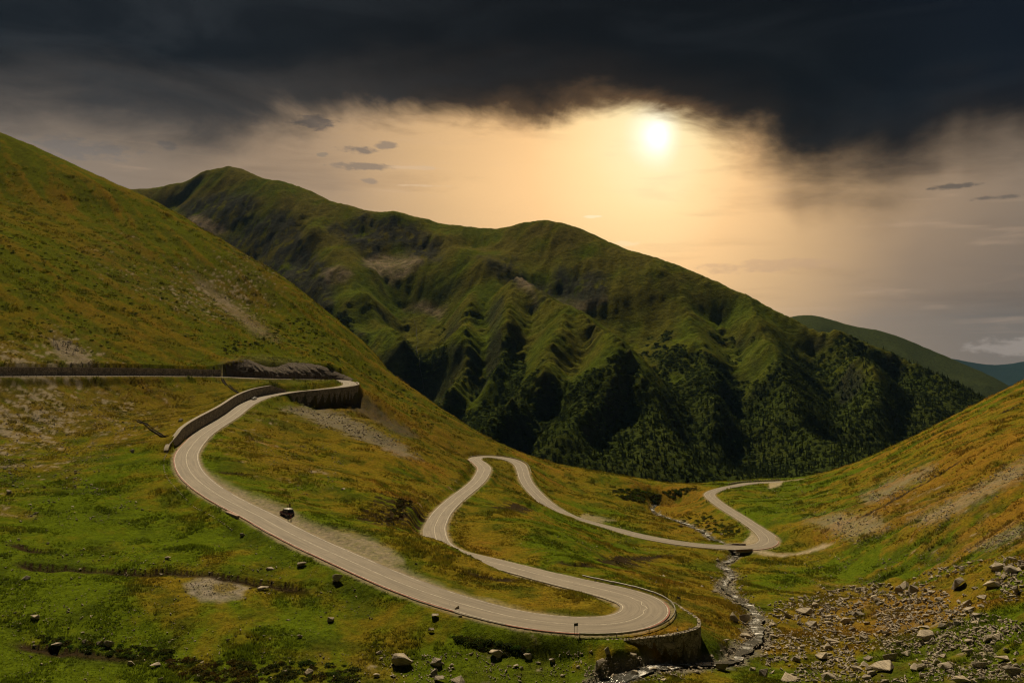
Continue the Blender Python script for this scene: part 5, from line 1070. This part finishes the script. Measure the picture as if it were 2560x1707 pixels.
for k, (lb, gr, L) in GRP.items():
    for px, py, w in L:
        sz_ = 'tiny' if w < 10.5 else 'small' if w < 16 else 'larger'; place = ''
        if k == 'meadow': place = ' on the stony upper left edge' if py < 1300 else ' below the long turf step' if py > 1440 else ' above the long turf step'
        if k == 'bottom': place = ' left of the large slab' if px < 1000 else ' right of the large slab' if px < 1280 else ' by the stream pool'
        if k == 'stream': place = ' in its upper reach' if py < 1500 else ' in its lower reach'
        boulder(px, py, w, rx.uniform(.45, .75), rx.randrange(10), sz_ + ' ' + lb.replace('small ', '') + place, gr + ', ' + sz_ + place, rx)
for px, py, w in RIGHT: boulder(px, py, w, rx.uniform(.4, .75), rx.randrange(10), *field_label(px, py, w), rx)
zone = [(1930,1510),(2100,1470),(2280,1440),(2450,1400),(2560,1390),(2560,1707),(1930,1707),(1900,1620),(1930,1540)]
k = 0
while k < 115:
    px, py = rx.uniform(1900, 2560), rx.uniform(1400, 1705)
    if poly_mask(zone, .5, np.array([[px]]), np.array([[py]]))[0, 0] < .5 or vnoise(np.array(px / 90), np.array(py / 45), 3) < .42: continue
    w = rx.choice((11, 13, 14, 18, 22, 28, 36)); boulder(px, py, w, rx.uniform(.4, .75), rx.randrange(10), *field_label(px, py, w), rx); k += 1
# uncountable scree and pebbles
p_stone = proto('stone', [tuple(v.co) for v in rock_mesh(91, 11, .62, 0).vertices], [tuple(f.vertices) for f in rock_mesh(91, 11, .62, 0).polygons], m_scree)
def scree_pts(poly, n, smin, smax, clump=.45, cs=40):
    P = np.array(poly, float); out = []
    px = rg.uniform(P[:, 0].min(), P[:, 0].max(), n * 5); py = rg.uniform(P[:, 1].min(), P[:, 1].max(), n * 5)
    ok = (poly_mask(poly, 6, px[None], py[None])[0] > rg.random(n * 5)) & (vnoise(px / cs, py / cs * 1.8, 3) + .35 * (vnoise(px / 12, py / 8, 1) - .5) > clump); px, py = px[ok][:n], py[ok][:n]
    for a, b in zip(px, py):
        h = hit(a, b)
        if h[1] < 1100: w = rr.uniform(smin, smax) * (1 if rr.random() < .8 else 1.7) * h[1] / F; out.append((h[0], h[1], h[2], w))
    return out
S = []
S += scree_pts(zone, 4600, 3.0, 12, .42, 70); S += scree_pts([(2000,1290),(2110,1270),(2240,1290),(2250,1330),(2150,1370),(2060,1350)], 420, 2, 5, .4)
S += scree_pts([(2140,1250),(2240,1190),(2340,1150),(2350,1180),(2250,1240),(2180,1270)], 420, 2, 5, .35); S += scree_pts([(2260,1310),(2430,1220),(2560,1130),(2560,1200),(2430,1280),(2320,1330)], 600, 2, 5, .45); S += scree_pts([(2400,1385),(2500,1335),(2560,1305),(2560,1340),(2480,1380)], 350, 2, 5, .4)
S += scree_pts([(1900,1400),(2300,1380),(2560,1400),(2300,1460),(1950,1500)], 350, 2, 5, .5); S += scree_pts([(0,1020),(250,1000),(350,1060),(250,1180),(0,1180)], 900, 2, 4.5, .42); S += scree_pts([(0,1150),(200,1180),(420,1300),(200,1330),(0,1280)], 380, 2, 6, .5)
S += scree_pts([(0,1340),(700,1360),(900,1480),(1000,1600),(900,1707),(0,1707)], 900, 2.6, 6, .40, 80); S += scree_pts([(700,1015),(850,1030),(1000,1100),(1060,1150),(900,1100),(760,1050)], 650, 2, 5, .35); S += scree_pts([(120,845),(180,850),(260,925),(180,915)], 300, 2, 4.5, .3); S += scree_pts([(480,680),(560,730),(720,850),(650,850),(540,760)], 420, 1.5, 3.2, .35)
S += scree_pts([(1480,1650),(1700,1640),(1720,1700),(1450,1707)], 520, 2.5, 7, .35); S += scree_pts([(1200,1630),(1480,1630),(1480,1707),(950,1707),(950,1640)], 420, 2.5, 7, .45); S += scree_pts([(1780,1440),(1850,1440),(1930,1560),(1900,1640),(1800,1660),(1850,1560),(1800,1490)], 500, 2.5, 6, .35)
S += scree_pts([(650,1120),(820,1100),(900,1200),(760,1240),(680,1200)], 220, 1.6, 4, .45); S += scree_pts([(1250,1250),(1700,1360),(1700,1480),(1300,1400)], 170, 1.6, 4, .45); S += scree_pts([(455,1462),(500,1445),(590,1450),(622,1470),(600,1495),(500,1497)], 420, 1.5, 3, .2)
S += scree_pts([(0,420),(300,560),(700,800),(500,850),(0,700)], 260, 1.2, 2.6, .4); S += scree_pts([(1880,1220),(2100,1200),(2150,1280),(1950,1330)], 170, 1.6, 4, .45)
for i in range(0, len(sl)):
    for _ in range(3 if su[i] < 26 else 1):
        o_ = rr.choice((-1, 1)) * rr.uniform(.35, 2.6) * (1 if rr.random() < .8 else 1.6); x_, y_ = sl[i, 0] + snr[i, 0] * o_, sl[i, 1] + snr[i, 1] * o_ + rr.uniform(-.4, .4); S.append((x_, y_, max(HQ(x_, y_), sl[i, 2] - .35), rr.uniform(.25, .75) * (1 if rr.random() < .85 else 1.8)))
S = np.array(S); kk = free_of_road(S[:, 0], S[:, 1], .1) | (SDs[tuple(np.array(gidx(S[:, 0], S[:, 1])).astype(int))] < 3); S = S[kk]
gn_scatter('loose_stones', S[:, :3] + np.c_[0 * S[:, 0], 0 * S[:, 0], S[:, 3] * .13 + .06], S[:, 3:4] * np.c_[1.1 + 0 * S[:, 0], rg.uniform(.7, 1.1, len(S)), rg.uniform(.6, 1.2, len(S))], np.c_[rg.uniform(-.4, .4, (len(S), 2)), rg.uniform(0, 6.28, len(S))], np.ones((len(S), 3)), p_stone, 'countless small loose stones and scree on slopes and banks')
# ------------------------------------------------------------------ vehicles and people
def paint_mat(name, c, rough=.3):
    m, g = mat_new(name); pos = g.new('ShaderNodeNewGeometry').outputs['Position']; n = g.noise(pos, 3, 3, .6)
    return finish(m, g, g.mix(n, tuple(x * .85 for x in c), c), rough, .5, None, extra={'Coat Weight': .4})
m_glass = paint_mat('tinted_glass', (.02, .022, .024), .08); m_tyre = simple_mat('tyre_rubber', (.02, .02, .02), .9, .1); m_rim = simple_mat('alloy_rim', (.4, .39, .37), .35, .5, .1, 3, .05, .01, .7); m_lampw = paint_mat('lamp_lens', (.6, .58, .52), .1); m_lampr = paint_mat('rear_lens', (.35, .02, .02), .2)
def car(name, label, loc, rz, L, Wd, H, hood, col_body, col_roof, tail):
    r = empty(name, loc, rz); tag(r, label, 'car'); mb = paint_mat(name + '_paint', col_body); mr = paint_mat(name + '_roof', col_roof)
    belt_ = H * .56; gc = .22; hl = L / 2
    def loft(nm, secs, mat, parent):   # secs: (x, halfwidth bottom, z0, halfwidth top, z1)
        V = []; Fc = []
        for x, w0, z0, w1, z1 in secs: V += [(x, -w0, z0), (x, w0, z0), (x, w1, z1), (x, -w1, z1)]
        for k in range(len(secs) - 1): b = k * 4; Fc += [(b + j, b + (j + 1) % 4, b + 4 + (j + 1) % 4, b + 4 + j) for j in range(4)]
        n = len(V); Fc += [(3, 2, 1, 0), (n - 4, n - 3, n - 2, n - 1)]
        bm = bmesh.new(); vs = [bm.verts.new(v) for v in V]; [bm.faces.new([vs[i] for i in f]) for f in Fc]; bmesh.ops.recalc_face_normals(bm, faces=bm.faces); bmesh.ops.bevel(bm, geom=list(bm.edges), offset=.05, segments=2, affect='EDGES', clamp_overlap=True)
        return bm_obj(nm, bm, mat, parent, True)
    w = Wd / 2
    body = loft('body', [(hl, w * .82, gc + .12, w * .78, belt_ * .82), (hl * .9, w * .95, gc, w * .9, belt_ * .92), (hl - hood, w, gc, w * .95, belt_), (-hl * .75, w, gc, w * .96, belt_), (-hl * .96, w * .95, gc + .02, w * .92, belt_ * tail), (-hl, w * .86, gc + .14, w * .84, belt_ * tail * .9)], mb, r)
    x0, x1, x2, x3 = hl - hood - .05, hl - hood - .75, -hl * .72, -hl * .93
    loft('windows', [(x0, w * .9, belt_ - .03, w * .86, belt_ + .02), (x1, w * .9, belt_ - .03, w * .78, H - .07), (x2, w * .9, belt_ - .03, w * .78, H - .07), (x3, w * .88, belt_ - .03, w * .84, belt_ + .05)], m_glass, r)
    loft('roof', [(x1 + .12, w * .80, H - .16, w * .74, H - .03), ((x1 + x2) / 2, w * .83, H - .16, w * .78, H + .02), (x2 - .1, w * .81, H - .16, w * .75, H - .02)], mr, r)
    for s in (-1, 1):
        for px_ in (x1, (x1 + x2) / 2, x2): box('pillar', (px_, s * w * .86, (belt_ + H) / 2 - .04), (.05, .03, (H - belt_) / 2), 0, mb, r, 0).rotation_euler = (s * .22, 0, 0)
        box('headlight', (hl * .955, s * w * .68, belt_ * .74), (.06, .17, .08), 0, m_lampw, body); box('tail_light', (-hl * .985, s * w * .78, belt_ * .8), (.05, .09, .12), 0, m_lampr, body); box('wing_mirror', (x0 - .25, s * (w + .1), belt_ + .08), (.07, .1, .07), 0, mb, r)
        box('door_seam', (-.05, s * (w * .985), belt_ * .62), (.012, .02, belt_ * .3), 0, m_tyre, body, 0)
        for xx in (hl * .62, -hl * .6):
            bm = bmesh.new(); bmesh.ops.create_cone(bm, segments=18, radius1=.34, radius2=.34, depth=.23, cap_ends=True); bmesh.ops.bevel(bm, geom=[e for e in bm.edges], offset=.03, segments=1, affect='EDGES', clamp_overlap=True)
            t = bm_obj('wheel', bm, m_tyre, r, False); t.rotation_euler = (math.pi / 2, 0, 0); t.location = (xx, s * (w - .06), .34)
            bm = bmesh.new(); bmesh.ops.create_cone(bm, segments=12, radius1=.2, radius2=.17, depth=.05, cap_ends=True); q = bm_obj('rim', bm, m_rim, t); q.location = (0, 0, -s * .125)
    box('bumper', (-hl * .985, 0, gc + .2), (.08, w * .86, .11), 0, m_tyre, r); box('bumper', (hl * .985, 0, gc + .2), (.08, w * .8, .11), 0, m_tyre, r); box('number_plate', (-hl - .07, 0, gc + .34), (.012, .26, .06), 0, m_lampw, body, 0)
    return r
i_ = ui(29.1); p = road_at(29.1, HW[i_] + 2.4); yaw = math.atan2(-tan[i_, 1], -tan[i_, 0])
zc = lambda p: HQ(p[0], p[1])
car('parked_vehicle', 'dark red off-road vehicle with a white roof parked on the gravel lay-by', (p[0], p[1], zc(p) - .02), yaw + .12, 4.5, 1.9, 1.86, 1.15, (.07, .012, .015), (.72, .68, .66), .96)
SUVP, SUVY = p.copy(), yaw
i_ = ui(15.35); p = road_at(15.35, -HW[i_] * .38); car('passenger_car', 'silver white passenger car driving below the curving wall', (p[0], p[1], p[2] + .04), math.atan2(tan[i_, 1], tan[i_, 0]), 4.2, 1.78, 1.48, 1.2, (.62, .60, .57), (.62, .60, .57), .95)
def person_mat(name, hair, skin, top, legs, shoe, H):
    m, g = mat_new(name); tc = g.new('ShaderNodeTexCoord').outputs['Object']; s = g.new('ShaderNodeSeparateXYZ'); g.put(s.inputs[0], tc); z = g.m('DIVIDE', s.outputs[2], H); n = g.noise(tc, 9, 3, .6)
    c = g.mix(g.step(z, .048, .05, False), shoe, legs); c = g.mix(g.step(z, .515, .52, False), c, top); c = g.mix(g.step(z, .845, .85, False), c, skin)
    back = g.m('MULTIPLY', g.step(z, .90, .905, False), g.step(g.m('ADD', s.outputs[1], g.m('MULTIPLY', g.m('SUBTRACT', z, .94), -1.6)), .03, .02, False)); c = g.mix(back, c, hair)
    return finish(m, g, g.mix(1.0, c, g.ramp(n, [(.3, (.8, .8, .8)), (.7, (1.15, 1.15, 1.15))]), 'MULTIPLY'), .85, .2)
def person(label, loc, rz, H, pose, mat):
    h = H / 1.75; J = {'pel': (0, 0, .95), 'spine': (0, .01, 1.18), 'chest': (0, 0, 1.38), 'neck': (0, .0, 1.50), 'head': (0, .02, 1.60), 'crown': (0, .01, 1.72), 'nose': (0, .10, 1.61)}
    st_, fw = pose
    for s, n in ((-1, 'l'), (1, 'r')):
        J['hip' + n] = (s * .10, 0, .90); J['knee' + n] = (s * (.10 + st_), .04 + .12 * fw * s, .49); J['ank' + n] = (s * (.11 + st_ * 1.5), -.02 + .16 * fw * s, .085); J['toe' + n] = (s * (.13 + st_ * 1.5), .15 + .16 * fw * s, .03)
        J['sh' + n] = (s * .19, 0, 1.42); J['el' + n] = (s * .27, -.03 - .1 * fw * s, 1.14); J['wr' + n] = (s * .27, .10 + .06 * fw * s, .93); J['pa' + n] = (s * .265, .13 + .06 * fw * s, .86)
        for q, (dx, dy, dz) in enumerate([(-.03, .035, -.045), (-.012, .02, -.085), (.006, .015, -.09), (.024, .012, -.08), (.038, .01, -.06)]): J['f%d%s' % (q, n)] = (s * (.265 + dx * -1 * 0 + dx * .6), .13 + .06 * fw * s + dy + (q - 2) * .014, .86 + dz)
    Ed = [('pel', 'spine'), ('spine', 'chest'), ('chest', 'neck'), ('neck', 'head'), ('head', 'crown'), ('head', 'nose')]
    for n in 'lr': Ed += [('pel', 'hip' + n), ('hip' + n, 'knee' + n), ('knee' + n, 'ank' + n), ('ank' + n, 'toe' + n), ('chest', 'sh' + n), ('sh' + n, 'el' + n), ('el' + n, 'wr' + n), ('wr' + n, 'pa' + n)] + [('pa' + n, 'f%d%s' % (q, n)) for q in range(5)]
    R = {'pel': .135, 'spine': .125, 'chest': .14, 'neck': .058, 'head': .095, 'crown': .075, 'nose': .022, 'hip': .09, 'knee': .06, 'ank': .042, 'toe': .035, 'sh': .065, 'el': .045, 'wr': .03, 'pa': .03}
    names = list(J); ix = {n: i for i, n in enumerate(names)}; me = bpy.data.meshes.new('person'); me.from_pydata([tuple(c * h for c in J[n]) for n in names], [(ix[a], ix[b]) for a, b in Ed], []); me.update()
    o = bpy.data.objects.new('person', me); COL.objects.link(o); o.location = loc; o.rotation_euler = (0, 0, rz); me.materials.append(mat)
    m = o.modifiers.new('skin', 'SKIN'); lay = me.skin_vertices[0].data if len(me.skin_vertices) else None
    if lay is None: bpy.context.view_layer.objects.active = o; me.attributes; lay = me.skin_vertices.new().data if hasattr(me.skin_vertices, 'new') else None
    for n in names:
        k = n if n in R else n[:-1] if n[:-1] in R else None; v = (R[k] if k else .0095) * h; lay[ix[n]].radius = (v, v * (.8 if k in ('pel', 'spine', 'chest') else 1)); lay[ix[n]].use_root = (n == 'pel')
    s = o.modifiers.new('smooth', 'SUBSURF'); s.levels = 1; s.render_levels = 2
    return tag(o, label, 'person')
SK = (.42, .27, .19)
fv = Vector((math.cos(SUVY), math.sin(SUVY))); rv = Vector((fv.y, -fv.x))
def near_suv(a, b):
    x = SUVP[0] + fv.x * a + rv.x * b; y = SUVP[1] + fv.y * a + rv.y * b; return (x, y, HQ(x, y))
person('person in a pale yellow top standing behind the parked vehicle', near_suv(2.7, 1.5), 2.6, 1.70, (.03, .2), person_mat('clothes_yellow', (.03, .02, .015), SK, (.55, .47, .22), (.09, .06, .045), (.05, .04, .03), 1.70))
person('taller person with dark hair standing farthest behind the parked vehicle', near_suv(3.7, 2.5), 2.9, 1.82, (.02, .1), person_mat('clothes_dark', (.015, .012, .01), SK, (.10, .085, .05), (.10, .05, .035), (.03, .025, .02), 1.82))
person('person in dark grey trousers standing nearest the road behind the tail of the parked vehicle', near_suv(-4.4, -1.7), .4, 1.75, (.05, .3), person_mat('clothes_grey', (.03, .02, .015), SK, (.06, .06, .07), (.07, .07, .08), (.04, .03, .03), 1.75))
person('person with a red brown top standing just off the tail of the parked vehicle', near_suv(-4.8, -1.1), 1.0, 1.72, (.03, -.2), person_mat('clothes_red', (.05, .03, .02), SK, (.16, .05, .045), (.22, .09, .07), (.05, .04, .03), 1.72))
